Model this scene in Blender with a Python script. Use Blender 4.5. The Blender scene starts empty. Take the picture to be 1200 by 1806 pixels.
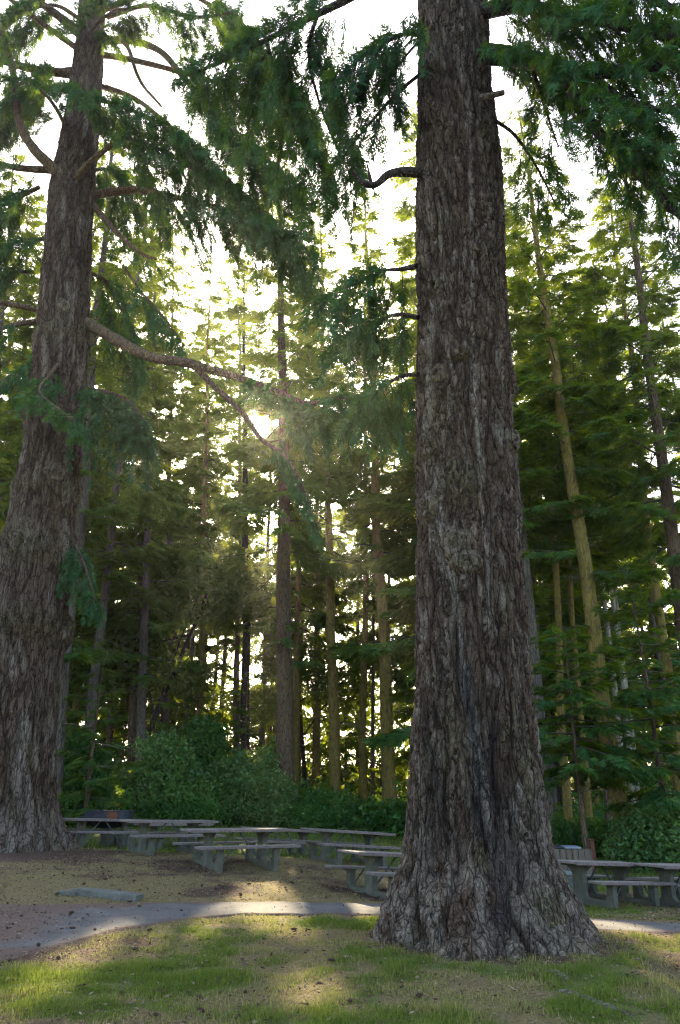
import bpy, math, random
import numpy as np
from mathutils import Vector, Matrix

R = math.radians
rng = np.random.default_rng(7)
random.seed(7)
scene = bpy.context.scene
col = scene.collection

# ------------------------------------------------------------------ camera
F_PX, CXP, CYP = 1250.0, 600.0, 903.0          # focal length and centre in photograph pixels
PITCH = R(21.7)
CAM = np.array([0.0, 0.0, 1.7])
cp, sp = math.cos(PITCH), math.sin(PITCH)
cam_data = bpy.data.cameras.new('camera')
cam = bpy.data.objects.new('camera', cam_data)
col.objects.link(cam)
cam.location = CAM
cam.rotation_euler = (math.pi / 2 + PITCH, 0, 0)
cam_data.sensor_fit = 'VERTICAL'
cam_data.sensor_height = 36.0
cam_data.lens = 36.0 * F_PX / 1806.0
cam_data.clip_start, cam_data.clip_end = 0.05, 3000
scene.camera = cam

# ------------------------------------------------------------------ light
SUN = np.array([-0.112, 0.886, 0.4785]); SUN /= np.linalg.norm(SUN)
SUN_EL = math.asin(SUN[2]); SUN_AZ = math.atan2(SUN[0], SUN[1])   # clockwise from +Y
world = bpy.data.worlds.new('World'); scene.world = world
world.use_nodes = True
wn = world.node_tree
bg = wn.nodes['Background']
sky = wn.nodes.new('ShaderNodeTexSky')
sky.sky_type = 'NISHITA'; sky.sun_disc = False
sky.sun_elevation = SUN_EL; sky.sun_rotation = SUN_AZ
sky.air_density = .7; sky.dust_density = 3.5; sky.ozone_density = .4
wn.links.new(sky.outputs[0], bg.inputs[0])
bg.inputs[1].default_value = 0.15
sl = bpy.data.lights.new('sun', 'SUN')
sl.energy = 4.2; sl.angle = R(0.6); sl.color = (1.0, 0.83, 0.56)
so = bpy.data.objects.new('sun', sl); col.objects.link(so)
so.rotation_euler = Vector(SUN).to_track_quat('Z', 'Y').to_euler()
so.location = (0, 0, 60)

vs = scene.view_settings
vs.view_transform = 'Standard'; vs.look = 'None'; vs.gamma = 1.0; vs.use_curve_mapping = False
vs.exposure = 2.85
HAZE = 0.00036
cy = scene.cycles
cy.max_bounces = 9; cy.diffuse_bounces = 6; cy.glossy_bounces = 2; cy.transmission_bounces = 6
cy.transparent_max_bounces = 4; cy.volume_bounces = 0
cy.sample_clamp_direct = 8.0; cy.sample_clamp_indirect = 2.0
cy.use_adaptive_sampling = True; cy.adaptive_threshold = .01
cy.use_denoising = True
cy.pixel_filter_type = 'BLACKMAN_HARRIS'; cy.filter_width = 1.2
try:
    cy.denoiser = 'OPENIMAGEDENOISE'; cy.denoising_prefilter = 'NONE'; cy.denoising_input_passes = 'RGB_ALBEDO_NORMAL'
except Exception:
    pass

# ------------------------------------------------------------------ helpers
def dirp(px, py):
    u = (px - CXP) / F_PX; v = (CYP - py) / F_PX
    return np.array([u, cp - sp * v, sp + cp * v])
def P(px, py, depth):
    return CAM + depth * dirp(px, py)
def PY(px, py, Y):
    d = dirp(px, py); return CAM + d * (Y / d[1])
def sstep(a, b, x):
    t = np.clip((x - a) / (b - a), 0, 1); return t * t * (3 - 2 * t)
def nrm(a):
    return a / np.maximum(np.linalg.norm(a, axis=-1, keepdims=True), 1e-9)

_perm = np.random.default_rng(3).permutation(256); _perm = np.concatenate([_perm, _perm, _perm])
_grad = nrm(np.random.default_rng(4).normal(size=(256, 3)))
def pnoise(x, y, z):
    x, y, z = np.broadcast_arrays(np.asarray(x, float), np.asarray(y, float), np.asarray(z, float))
    xi, yi, zi = np.floor(x).astype(int), np.floor(y).astype(int), np.floor(z).astype(int)
    xf, yf, zf = x - xi, y - yi, z - zi
    u = xf**3 * (xf * (xf * 6 - 15) + 10); v = yf**3 * (yf * (yf * 6 - 15) + 10); w = zf**3 * (zf * (zf * 6 - 15) + 10)
    def gr(i, j, k):
        g = _grad[_perm[_perm[_perm[(xi + i) & 255] + ((yi + j) & 255)] + ((zi + k) & 255)]]
        return g[..., 0] * (xf - i) + g[..., 1] * (yf - j) + g[..., 2] * (zf - k)
    def lp(a, b, t): return a + (b - a) * t
    x00 = lp(gr(0, 0, 0), gr(1, 0, 0), u); x10 = lp(gr(0, 1, 0), gr(1, 1, 0), u)
    x01 = lp(gr(0, 0, 1), gr(1, 0, 1), u); x11 = lp(gr(0, 1, 1), gr(1, 1, 1), u)
    return lp(lp(x00, x10, v), lp(x01, x11, v), w) * 1.5

def tag(o, label=None, cat=None, group=None, kind=None):
    if label: o['label'] = label
    if cat: o['category'] = cat
    if group: o['group'] = group
    if kind: o['kind'] = kind
    return o
def empty(name, loc=(0, 0, 0), rz=0.0):
    o = bpy.data.objects.new(name, None); col.objects.link(o)
    o.location = loc; o.rotation_euler = (0, 0, rz); o.empty_display_size = 0.2
    return o
def mesh_np(name, V, quads=None, tris=None, attrs=None, smooth=False):
    me = bpy.data.meshes.new(name)
    V = np.ascontiguousarray(V, dtype=np.float32).reshape(-1, 3)
    nq = 0 if quads is None else len(quads); nt = 0 if tris is None else len(tris)
    loops = []
    if nq: loops.append(np.asarray(quads, np.int32).ravel())
    if nt: loops.append(np.asarray(tris, np.int32).ravel())
    li = np.concatenate(loops)
    starts = np.concatenate([np.arange(nq) * 4, nq * 4 + np.arange(nt) * 3]).astype(np.int32)
    me.vertices.add(len(V)); me.vertices.foreach_set('co', V.ravel())
    me.loops.add(len(li)); me.loops.foreach_set('vertex_index', li)
    me.polygons.add(nq + nt); me.polygons.foreach_set('loop_start', starts)
    if smooth: me.polygons.foreach_set('use_smooth', np.ones(nq + nt, bool))
    for k, a in (attrs or {}).items():
        at = me.attributes.new(k, 'FLOAT', 'POINT')
        at.data.foreach_set('value', np.ascontiguousarray(a, dtype=np.float32).ravel())
    me.update(calc_edges=True)
    return me
def obj(name, me, mat=None, parent=None):
    o = bpy.data.objects.new(name, me); col.objects.link(o)
    if mat is not None and (len(me.materials) == 0): me.materials.append(mat)
    if parent is not None: o.parent = parent
    return o

class MB:                                       # small mesh collector
    def __init__(s): s.v = []; s.f = []
    def add(s, v, f):
        b = len(s.v); s.v += [tuple(map(float, p)) for p in v]; s.f += [tuple(i + b for i in q) for q in f]; return s
    def box(s, c, size, rot=None, bevel=0.0, jit=0.0):
        hx, hy, hz = [k / 2 for k in size]; c = Vector(c)
        b = min(bevel, hx * .9, hy * .9, hz * .9)
        if b <= 0:
            pts = [Vector((x * hx, y * hy, z * hz)) for z in (-1, 1) for x, y in ((-1, -1), (1, -1), (1, 1), (-1, 1))]
            fs = [(3, 2, 1, 0), (4, 5, 6, 7), (0, 1, 5, 4), (1, 2, 6, 5), (2, 3, 7, 6), (3, 0, 4, 7)]
        else:                                   # chamfered box
            ring = lambda z, i: [Vector((x, y, z)) for x, y in ((-hx + i, -hy), (hx - i, -hy), (hx, -hy + i), (hx, hy - i), (hx - i, hy), (-hx + i, hy), (-hx, hy - i), (-hx, -hy + i))]
            ins = lambda z: [Vector((x, y, z)) for x, y in ((-hx + b, -hy + b), (hx - b, -hy + b), (hx - b, -hy + b), (hx - b, hy - b), (hx - b, hy - b), (-hx + b, hy - b), (-hx + b, hy - b), (-hx + b, -hy + b))]
            lo = ring(-hz + b, b); hi = ring(hz - b, b)
            q = [Vector((x, y, z)) for z in (-hz, hz) for x, y in ((-hx + b, -hy + b), (hx - b, -hy + b), (hx - b, hy - b), (-hx + b, hy - b))]
            pts = lo + hi + q
            fs = [(i, (i + 1) % 8, 8 + (i + 1) % 8, 8 + i) for i in range(8)]
            fs += [(19, 18, 17, 16), (20, 21, 22, 23)]
            for base, o, flip in ((16, 0, False), (20, 8, True)):
                side = [(base, base + 1, o + 1, o), (base + 1, base + 2, o + 3, o + 2), (base + 2, base + 3, o + 5, o + 4), (base + 3, base, o + 7, o + 6)]
                tri = [(base + 1, o + 2, o + 1), (base + 2, o + 4, o + 3), (base + 3, o + 6, o + 5), (base, o, o + 7)]
                for t in side + tri: fs.append(t if not flip else tuple(reversed(t)))
        if jit: pts = [p + Vector((random.uniform(-jit, jit), random.uniform(-jit, jit), random.uniform(-jit, jit))) for p in pts]
        if rot is not None: pts = [rot @ p for p in pts]
        return s.add([p + c for p in pts], fs)
    def bar(s, a, b, w, h=None, bevel=0.0):
        a, b = Vector(a), Vector(b); d = b - a
        m = d.to_track_quat('X', 'Z').to_matrix()
        return s.box((a + b) / 2, (d.length, w, h or w), rot=m, bevel=bevel)
    def tube(s, pts, rad, n=8, cap=True):
        pts = [Vector(p) for p in pts]; rs = rad if hasattr(rad, '__len__') else [rad] * len(pts)
        v = []; f = []
        for i, p in enumerate(pts):
            d = (pts[min(i + 1, len(pts) - 1)] - pts[max(i - 1, 0)]).normalized()
            m = d.to_track_quat('Z', 'Y').to_matrix()
            for k in range(n):
                a = 2 * math.pi * k / n
                v.append(p + m @ Vector((math.cos(a) * rs[i], math.sin(a) * rs[i], 0)))
        for i in range(len(pts) - 1):
            for k in range(n):
                f.append((i * n + k, i * n + (k + 1) % n, (i + 1) * n + (k + 1) % n, (i + 1) * n + k))
        if cap: f += [tuple(reversed(range(n))), tuple((len(pts) - 1) * n + k for k in range(n))]
        return s.add(v, f)
    def prism(s, outline, y0, y1):              # outline in XZ, extruded along Y
        n = len(outline)
        v = [(x, y0, z) for x, z in outline] + [(x, y1, z) for x, z in outline]
        f = [tuple(range(n)), tuple(reversed(range(n, 2 * n)))]
        f += [((i + 1) % n, i, n + i, n + (i + 1) % n) for i in range(n)]
        return s.add(v, f)
    def mesh(s, name, smooth=False):
        me = bpy.data.meshes.new(name); me.from_pydata(s.v, [], s.f); me.update()
        if smooth:
            for p in me.polygons: p.use_smooth = True
        return me
    def build(s, name, mat, parent=None, smooth=False):
        return obj(name, s.mesh(name, smooth), mat, parent)

# ------------------------------------------------------------------ materials
class NT:
    def __init__(s, name):
        s.m = bpy.data.materials.new(name); s.m.use_nodes = True
        s.t = s.m.node_tree; s.t.nodes.clear()
        s.out = s.t.nodes.new('ShaderNodeOutputMaterial')
    def n(s, typ, **kw):
        nd = s.t.nodes.new(typ)
        for k, v in kw.items():
            if k.startswith('i_'):
                key = k[2:]; nd.inputs[int(key) if key.isdigit() else key].default_value = v
            else: setattr(nd, k, v)
        return nd
    def l(s, a, b): s.t.links.new(a, b)
    def attr(s, name): return s.n('ShaderNodeAttribute', attribute_name=name).outputs['Fac']
    def mix(s, fac, a, b, typ='MIX'):
        nd = s.n('ShaderNodeMix', data_type='RGBA', blend_type=typ)
        for sock, val in ((nd.inputs[0], fac), (nd.inputs[6], a), (nd.inputs[7], b)):
            if hasattr(val, 'links'): s.l(val, sock)
            elif isinstance(val, (int, float)): sock.default_value = val
            else: sock.default_value = (*val, 1)
        return nd.outputs[2]
    def math(s, op, a, b=0.0):
        nd = s.n('ShaderNodeMath', operation=op)
        for i, val in enumerate((a, b)):
            if hasattr(val, 'links'): s.l(val, nd.inputs[i])
            else: nd.inputs[i].default_value = val
        return nd.outputs[0]
    def ramp(s, fac, stops):
        nd = s.n('ShaderNodeValToRGB'); e = nd.color_ramp.elements
        while len(e) < len(stops): e.new(0.5)
        for i, (p, c) in enumerate(stops):
            e[i].position = p; e[i].color = (*c, 1) if hasattr(c, '__len__') else (c, c, c, 1)
        s.l(fac, nd.inputs[0]); return nd.outputs[0]
    def coord(s, scale=(1, 1, 1), kind='Object'):
        tc = s.n('ShaderNodeTexCoord'); mp = s.n('ShaderNodeMapping'); mp.inputs['Scale'].default_value = scale
        s.l(tc.outputs[kind], mp.inputs[0]); return mp.outputs[0]
    def noise(s, scale, detail=4, rough=.55, vec=None, dist=0.0):
        nd = s.n('ShaderNodeTexNoise'); nd.inputs['Scale'].default_value = scale; nd.inputs['Detail'].default_value = detail
        nd.inputs['Roughness'].default_value = rough; nd.inputs['Distortion'].default_value = dist
        if vec is not None: s.l(vec, nd.inputs['Vector'])
        return nd.outputs[0]
    def bump(s, h, strength=.5, dist=.02):
        nd = s.n('ShaderNodeBump'); nd.inputs['Strength'].default_value = strength; nd.inputs['Distance'].default_value = dist
        s.l(h, nd.inputs['Height']); return nd.outputs[0]
    def principled(s, color, rough=.9, normal=None, spec=.2, metal=0.0):
        b = s.n('ShaderNodeBsdfPrincipled')
        if hasattr(color, 'links'): s.l(color, b.inputs['Base Color'])
        else: b.inputs['Base Color'].default_value = (*color, 1)
        if hasattr(rough, 'links'): s.l(rough, b.inputs['Roughness'])
        else: b.inputs['Roughness'].default_value = rough
        b.inputs['Specular IOR Level'].default_value = spec; b.inputs['Metallic'].default_value = metal
        if normal is not None: s.l(normal, b.inputs['Normal'])
        s.l(b.outputs[0], s.out.inputs['Surface']); return s.m

def mat_big_bark():
    t = NT('old_bark')
    c = t.coord((1, 1, .17)); cf = t.coord((1, 1, 1)); cm_ = t.coord((1, 1, .42))
    def vor(vec, scale, warp, wscale):
        wn_ = t.n('ShaderNodeTexNoise'); wn_.inputs['Scale'].default_value = wscale; wn_.inputs['Detail'].default_value = 4; t.l(vec, wn_.inputs['Vector'])
        sc_ = t.n('ShaderNodeVectorMath', operation='SCALE'); sc_.inputs['Scale'].default_value = warp; t.l(wn_.outputs['Color'], sc_.inputs[0])
        ad = t.n('ShaderNodeVectorMath', operation='ADD'); t.l(vec, ad.inputs[0]); t.l(sc_.outputs[0], ad.inputs[1])
        v = t.n('ShaderNodeTexVoronoi', feature='DISTANCE_TO_EDGE'); v.inputs['Scale'].default_value = scale; t.l(ad.outputs[0], v.inputs['Vector'])
        return v.outputs['Distance']
    h = t.attr('relief'); lt = t.attr('pale'); ch = t.attr('char_and_hollow'); ms = t.attr('moss')
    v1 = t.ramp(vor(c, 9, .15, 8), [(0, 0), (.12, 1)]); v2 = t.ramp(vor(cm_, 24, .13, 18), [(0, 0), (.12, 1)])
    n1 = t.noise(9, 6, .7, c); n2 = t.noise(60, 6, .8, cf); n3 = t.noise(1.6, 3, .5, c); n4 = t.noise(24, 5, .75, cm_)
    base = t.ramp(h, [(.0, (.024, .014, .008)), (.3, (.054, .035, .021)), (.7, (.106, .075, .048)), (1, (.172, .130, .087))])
    k = t.mix(t.ramp(n4, [(.35, 0), (.68, 1)]), t.mix(.5, base, (.056, .034, .019)), t.mix(.35, base, (.19, .146, .100)))
    k = t.mix(t.math('MULTIPLY', t.ramp(n3, [(.42, 0), (.66, 1)]), .45), k, (.115, .060, .034))
    k = t.mix(t.math('MULTIPLY', lt, t.ramp(n2, [(.34, .0), (.54, 1)])), k, (.33, .275, .205))
    k = t.mix(t.math('MULTIPLY', ms, t.ramp(t.noise(14, 5, .7, cf), [(.40, .0), (.60, .9)])), k, (.21, .185, .085))
    k = t.mix(t.math('MULTIPLY', ch, t.ramp(n1, [(.3, .55), (.7, 1)])), k, (.016, .016, .018))
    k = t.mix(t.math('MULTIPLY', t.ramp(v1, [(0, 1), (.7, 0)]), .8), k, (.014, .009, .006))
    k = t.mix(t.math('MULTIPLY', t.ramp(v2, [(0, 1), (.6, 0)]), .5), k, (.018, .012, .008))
    bh = t.math('ADD', t.math('ADD', t.math('MULTIPLY', v1, 1.0), t.math('MULTIPLY', v2, .45)), t.math('ADD', t.math('MULTIPLY', n4, .6), t.math('MULTIPLY', n2, .35)))
    return t.principled(k, .95, t.bump(bh, 1.0, .035), .08)
def mat_bark(name, dark, mid, moss=None, moss_amt=.6, scale=1.0):
    t = NT(name)
    c = t.coord((1, 1, .16)); cf = t.coord((1, 1, .5))
    v = t.n('ShaderNodeTexVoronoi', feature='DISTANCE_TO_EDGE'); v.inputs['Scale'].default_value = 13 * scale
    warp = t.n('ShaderNodeVectorMath', operation='ADD')
    wn_ = t.n('ShaderNodeTexNoise'); wn_.inputs['Scale'].default_value = 4.0; t.l(c, wn_.inputs['Vector'])
    sc_ = t.n('ShaderNodeVectorMath', operation='SCALE'); sc_.inputs['Scale'].default_value = .22; t.l(wn_.outputs['Color'], sc_.inputs[0])
    t.l(c, warp.inputs[0]); t.l(sc_.outputs[0], warp.inputs[1]); t.l(warp.outputs[0], v.inputs['Vector'])
    plate = t.ramp(v.outputs['Distance'], [(.0, 0), (.16, 1)])
    n1 = t.noise(7, 5, .65, cf); n2 = t.noise(30, 4, .7, cf)
    k = t.mix(plate, dark, mid)
    k = t.mix(t.math('MULTIPLY', t.ramp(n2, [(.45, 0), (.65, 1)]), .5), k, tuple(min(1, x * 1.8) for x in mid))
    if moss:
        k = t.mix(t.math('MULTIPLY', t.ramp(n1, [(.34, 0), (.58, 1)]), moss_amt), k, moss)
    bh = t.math('ADD', plate, t.math('MULTIPLY', n2, .8))
    return t.principled(k, .95, t.bump(bh, .9, .03), .1)
def mat_leaf(name, dark, light, trans, tfac=.38, gloss=.014):
    t = NT(name)
    a = t.attr('tint')
    k = t.mix(a, dark, light)
    d = t.n('ShaderNodeBsdfDiffuse'); t.l(k, d.inputs[0])
    tr = t.n('ShaderNodeBsdfTranslucent'); t.l(t.mix(a, tuple(x * .6 for x in trans), trans), tr.inputs[0])
    m = t.n('ShaderNodeMixShader'); m.inputs[0].default_value = tfac
    t.l(d.outputs[0], m.inputs[1]); t.l(tr.outputs[0], m.inputs[2])
    g = t.n('ShaderNodeBsdfGlossy'); g.inputs['Roughness'].default_value = .45; g.inputs[0].default_value = (.8, .85, .85, 1)
    m2 = t.n('ShaderNodeMixShader'); m2.inputs[0].default_value = gloss
    t.l(m.outputs[0], m2.inputs[1]); t.l(g.outputs[0], m2.inputs[2])
    t.l(m2.outputs[0], t.out.inputs[0]); return t.m
def mat_rough(name, c1, c2, scale=6, rough=.9, bump=.4, fine=60, spots=None, stretch=(1, 1, 1), metal=0.0, spec=.2):
    t = NT(name); c = t.coord(stretch)
    n1 = t.noise(scale, 5, .6, c); n2 = t.noise(fine, 4, .7, c)
    k = t.mix(t.ramp(n1, [(.35, 0), (.65, 1)]), c1, c2)
    k = t.mix(t.math('MULTIPLY', t.ramp(n2, [(.4, 1), (.55, 0)]), .45), k, tuple(x * .45 for x in c1))
    if spots: k = t.mix(t.ramp(t.noise(scale * 2.3, 4, .6, c), [(.56, 0), (.66, 1)]), k, spots)
    return t.principled(k, rough, t.bump(t.math('ADD', n1, n2), bump, .01), spec, metal)

M = {}
M['big_bark'] = mat_big_bark()
M['bark_grey'] = mat_bark('bark_grey', (.03, .022, .018), (.13, .105, .085), (.17, .15, .09), .35)
M['bark_brown'] = mat_bark('bark_brown', (.022, .014, .009), (.115, .078, .050), (.16, .12, .04), .25)
M['bark_moss'] = mat_bark('bark_moss', (.05, .037, .014), (.165, .12, .048), (.265, .20, .045), .8)
M['bark_pale'] = mat_bark('bark_pale', (.09, .075, .055), (.28, .25, .20), (.30, .27, .13), .5, 1.4)
M['bark_dark'] = mat_bark('bark_dark', (.012, .009, .008), (.05, .038, .032), (.06, .05, .03), .3)
M['twig'] = mat_rough('twig_wood', (.05, .036, .026), (.10, .075, .055), 8, .9, .3)
M['twig_pale'] = mat_rough('dead_twig', (.12, .10, .075), (.22, .2, .15), 8, .9, .3)
M['fir'] = mat_leaf('fir_needles', (.013, .072, .022), (.074, .165, .022), (.31, .38, .012), .46)
M['fir_near'] = mat_leaf('fir_needles_near', (.010, .060, .020), (.048, .145, .032), (.18, .28, .015), .32)
M['maple'] = mat_leaf('broad_leaves', (.024, .07, .022), (.09, .16, .035), (.32, .38, .03), .45)
M['shrub'] = mat_leaf('shrub_leaves', (.022, .10, .024), (.10, .22, .035), (.24, .34, .015), .38, .014)
M['shrub_light'] = mat_leaf('pale_shrub_leaves', (.05, .13, .035), (.15, .27, .06), (.28, .38, .03), .38, .02)
M['concrete'] = mat_rough('weathered_concrete', (.072, .072, .046), (.118, .114, .078), 5, .92, .4, 70, (.08, .09, .05))
M['board_top'] = mat_rough('weathered_board', (.14, .122, .094), (.23, .205, .165), 3, .8, .35, 40, (.20, .135, .115), (.35, 6, 6))
M['board_side'] = mat_rough('stained_board', (.12, .088, .070), (.19, .155, .13), 3, .8, .35, 40, None, (.35, 6, 6))
M['brace'] = mat_rough('galvanised_brace', (.06, .075, .07), (.12, .13, .12), 20, .55, .2, 90, None, (1, 1, 1), .6, .4)
M['iron'] = mat_rough('blackened_steel', (.022, .026, .03), (.05, .055, .06), 5, .6, .3, 60, None, (1, 1, 1), .5, .4)
M['rust'] = mat_rough('rusty_steel', (.20, .075, .035), (.11, .04, .02), 9, .8, .4, 60)
M['slat'] = mat_rough('bin_boards', (.10, .075, .05), (.16, .13, .095), 4, .9, .4, 40, None, (5, 5, .4))
M['lid'] = mat_rough('bin_lid', (.20, .22, .24), (.26, .28, .30), 6, .5, .1, 60)
M['stone'] = mat_rough('boulder_stone', (.10, .12, .10), (.20, .22, .19), 4, .9, .6, 30, (.06, .09, .04))
M['post'] = mat_rough('red_post', (.15, .055, .03), (.10, .035, .02), 6, .9, .3)
M['cone'] = mat_rough('fir_cone', (.055, .030, .018), (.09, .05, .03), 30, .9, .3)
M['kerb'] = mat_rough('kerb_concrete', (.085, .085, .066), (.14, .138, .11), 4, .92, .4, 60, (.13, .12, .09))

# ------------------------------------------------------------------ terrain
def g0(X, Y):
    X = np.asarray(X, float); Y = np.asarray(Y, float)
    w = sstep(9.5, 15.5, Y)
    side = .50 * np.tanh(-.16 * X)
    base = w * side + .008 * np.clip(Y - 15, 0, 25) + 4.5 * sstep(46, 95, Y)
    base = base + .22 * np.exp(-((X + 8.2)**2 + (Y - 19.8)**2) / 9.0)
    base = base + .10 * np.exp(-((X - 2.3)**2 + (Y - 10.0)**2) / 3.0)
    return base + .03 * pnoise(X * .35, Y * .35, 2.2) * sstep(200, 60, np.hypot(X, Y))
# surveyed spots: table feet, the central fir's foot, the burled trunk's foot
SPOT = np.array([P(*q) for q in [(414, 1527, 15.2), (293, 1504, 17.2), (176, 1494, 19.8), (303, 1499, 21.6), (497, 1512, 20.0), (612, 1521, 17.6), (703, 1580, 13.3), (1063, 1591, 14.0), (1218, 1597, 14.2), (872, 1583, 14.5), (505, 1457, 31.0), (30, 1499, 18.0), (1000, 1553, 19.0), (1108, 1520, 22.5)]])
_K = np.exp(-((SPOT[:, None, :2] - SPOT[None, :, :2])**2).sum(-1) / 2 / 2.3**2)
_W = np.linalg.solve(_K + .03 * np.eye(len(SPOT)), SPOT[:, 2] - g0(SPOT[:, 0], SPOT[:, 1]))
def g(X, Y):
    z = g0(X, Y); X = np.asarray(X, float); Y = np.asarray(Y, float)
    for (x0, y0, _), w_ in zip(SPOT, _W): z = z + w_ * np.exp(-((X - x0)**2 + (Y - y0)**2) / 2 / 2.3**2)
    return z
def on_ground(px, py):
    d = dirp(px, py); t = 4.0
    for _ in range(400):
        q = CAM + d * t
        dz = q[2] - float(g(q[0], q[1]))
        if dz < .002: break
        t += max(.01, dz * 1.2)
        if t > 160: break
    return np.array([q[0], q[1], float(g(q[0], q[1]))])

# gaps in the canopy: the lines of sunlight that reach the ground
GAPS = []
for px, py, r in [(440, 1606, .34), (475, 1606, .36), (515, 1605, .36), (555, 1604, .30), (650, 1603, .22),
                  (455, 1572, .30), (490, 1578, .28), (470, 1560, .18), (522, 1541, .20), (648, 1522, .2), (690, 1562, .22),
                  (140, 1690, .30), (190, 1668, .34), (240, 1660, .28), (330, 1648, .25), (520, 1640, .25), (600, 1650, .25), (640, 1632, .22),
                  (560, 1655, .2), (1105, 1690, .55), (1150, 1715, .65), (1190, 1695, .6), (1195, 1745, .5), (1120, 1660, .45), (1075, 1632, .3),
                  (1175, 1652, .25), (60, 1745, .22), (620, 1740, .25), (560, 1760, .2), (200, 1515, .15), (385, 1498, .15), (930, 1640, .2)]:
    GAPS.append((on_ground(px, py), r))
GAPS.append((CAM + np.array([0, 0, 0.0]), .36))
for q in ((435, 1312, 29.5, .35), (448, 1335, 29.5, .3), (205, 1390, 27.0, .3), (262, 1265, 28.5, .35), (500, 1190, 30.5, .25), (686, 1180, 33.6, .3), (640, 1150, 37, .3), (1010, 900, 22, .3), (1035, 1050, 22, .3)):
    GAPS.append((P(*q[:3]), q[3]))
GP = np.array([q for q, r in GAPS]); GR = np.array([r for q, r in GAPS])
def in_gap(Q):
    Q = np.asarray(Q); keep = np.zeros(len(Q), bool)
    for p, r in zip(GP, GR):
        d = Q - p; a = d @ SUN
        dist2 = (d * d).sum(1) - a * a
        keep |= (dist2 < (r + .32)**2) & (a > 0)
    return keep

# ------------------------------------------------------------------ ground sheet
def lines(segs):
    out = [segs[0][0]]
    for a, b, s in segs:
        n = max(1, int(round((b - a) / s))); out += list(np.linspace(a, b, n + 1)[1:])
    return np.array(out)
PATH_TOP = [(-300, 1586), (0, 1590), (120, 1592), (300, 1592), (450, 1591), (660, 1594), (760, 1600), (900, 1611), (1040, 1620), (1200, 1628), (1500, 1640)]
PATH_BOT = [(-300, 1740), (0, 1692), (100, 1672), (200, 1642), (330, 1624), (430, 1613), (660, 1614), (760, 1620), (900, 1630), (1040, 1641), (1200, 1648), (1500, 1662)]
pt = np.array([on_ground(*q) for q in PATH_TOP]); pb = np.array([on_ground(*q) for q in PATH_BOT])
def path_y(X): return np.interp(X, pb[:, 0], pb[:, 1]), np.interp(X, pt[:, 0], pt[:, 1])

def zones(X, Y):
    """straw, soil and green weights of the ground at a point"""
    n1 = pnoise(X * .55, Y * .55, 5.1); n2 = pnoise(X * 1.7, Y * 1.7, 9.3); n3 = pnoise(X * 4.1, Y * 4.1, 1.3)
    lo, hi = path_y(X)
    n = n1 * .6 + n2 * .35 + n3 * .2
    fore = sstep(lo + .1, lo - .7, Y)
    green = sstep(-.42, .48, n + .10) * fore
    # lush patch before the big trunk and to its right
    green = np.maximum(green, sstep(-.25, .25, n + .15) * np.exp(-(((X - 1.3) / 1.5)**2 + ((Y - 8.3) / 1.0)**2)))
    green = np.maximum(green, .9 * sstep(-.3, .3, n + .1) * np.exp(-(((X - 5.2) / 1.3)**2 + ((Y - 10.5) / 1.5)**2)))
    soil = sstep(.10, .8, -n + .02) * .7
    soil = np.maximum(soil, sstep(2.3, .9, np.hypot((X + 4.6) / 1.5, (Y - 9.8) / .9)) * .95)          # bare needle bed at the left of the path
    soil = np.maximum(soil, sstep(1.35, .8, np.hypot((X - 1.95) / 1.45, (Y - 10.1) / 1.5) + .15 * n2) * .9)   # around the big trunk
    soil = np.maximum(soil, np.exp(-(((X - 3.9) / .8)**2 + ((Y - 8.6) / .7)**2)) * .9)
    back = sstep(hi, hi + .6, Y)
    soil = np.maximum(soil, back * .8 * sstep(-.2, .6, -n + .10) * sstep(21, 17, Y))
    soil = np.maximum(soil, sstep(4.2, 2.2, np.hypot(X + 8.2, Y - 19.3)))
    lawn = back * sstep(18.5, 21.5, Y + n) * sstep(42, 36, Y)
    lawn = np.maximum(lawn, back * sstep(2.6, 3.8, X) * sstep(-.2, .25, n + .05))
    green = np.maximum(green, lawn)
    wood = sstep(33, 38, Y + 2 * n1)
    soil = np.maximum(soil * (1 - .8 * lawn), wood); green = green * (1 - wood) * (1 - soil * .75)
    return green, soil
gx = lines([(-400, -60, 68), (-60, -20, 5), (-20, -7, .45), (-7, 7.4, .085), (7.4, 20, .45), (20, 60, 5), (60, 400, 68)])
gy = lines([(-80, 0, 16), (0, 6, .8), (6, 13.5, .075), (13.5, 24, .17), (24, 60, 1.0), (60, 120, 5), (120, 900, 60)])
GX, GY = np.meshgrid(gx, gy)
GZ = g(GX, GY)
near = (sstep(24, 14, GY) * sstep(0, 6, GY))
lumps = (.022 * pnoise(GX * 3.1, GY * 3.1, .4) + .012 * pnoise(GX * 8.3, GY * 8.3, 7.7)) * near
lo_, hi_ = path_y(GX)
inpath = sstep(lo_ - .12, lo_ + .05, GY) * sstep(hi_ + .12, hi_ - .05, GY)
GZ = GZ + lumps * (1 - inpath) - .016 * inpath * near
green_, soil_ = zones(GX, GY)
ny, nx = GX.shape
idx = np.arange(nx * ny).reshape(ny, nx)
quads = np.stack([idx[:-1, :-1], idx[:-1, 1:], idx[1:, 1:], idx[1:, :-1]], -1).reshape(-1, 4)
t = NT('forest_floor')
c = t.coord((1, 1, 1)); n1 = t.noise(3.5, 6, .7, c); n2 = t.noise(26, 6, .75, c); n3 = t.noise(110, 3, .7, c)
k = t.mix(t.ramp(n2, [(.3, 0), (.7, 1)]), (.082, .062, .026), (.27, .21, .09))
sg = t.math('ADD', t.attr('soil'), t.math('MULTIPLY', t.math('SUBTRACT', n2, .5), 1.1))
soilc = t.mix(t.ramp(n2, [(.3, 0), (.7, 1)]), (.045, .028, .019), (.125, .078, .05))
k = t.mix(t.ramp(sg, [(.3, 0), (.65, 1)]), k, soilc)
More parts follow.
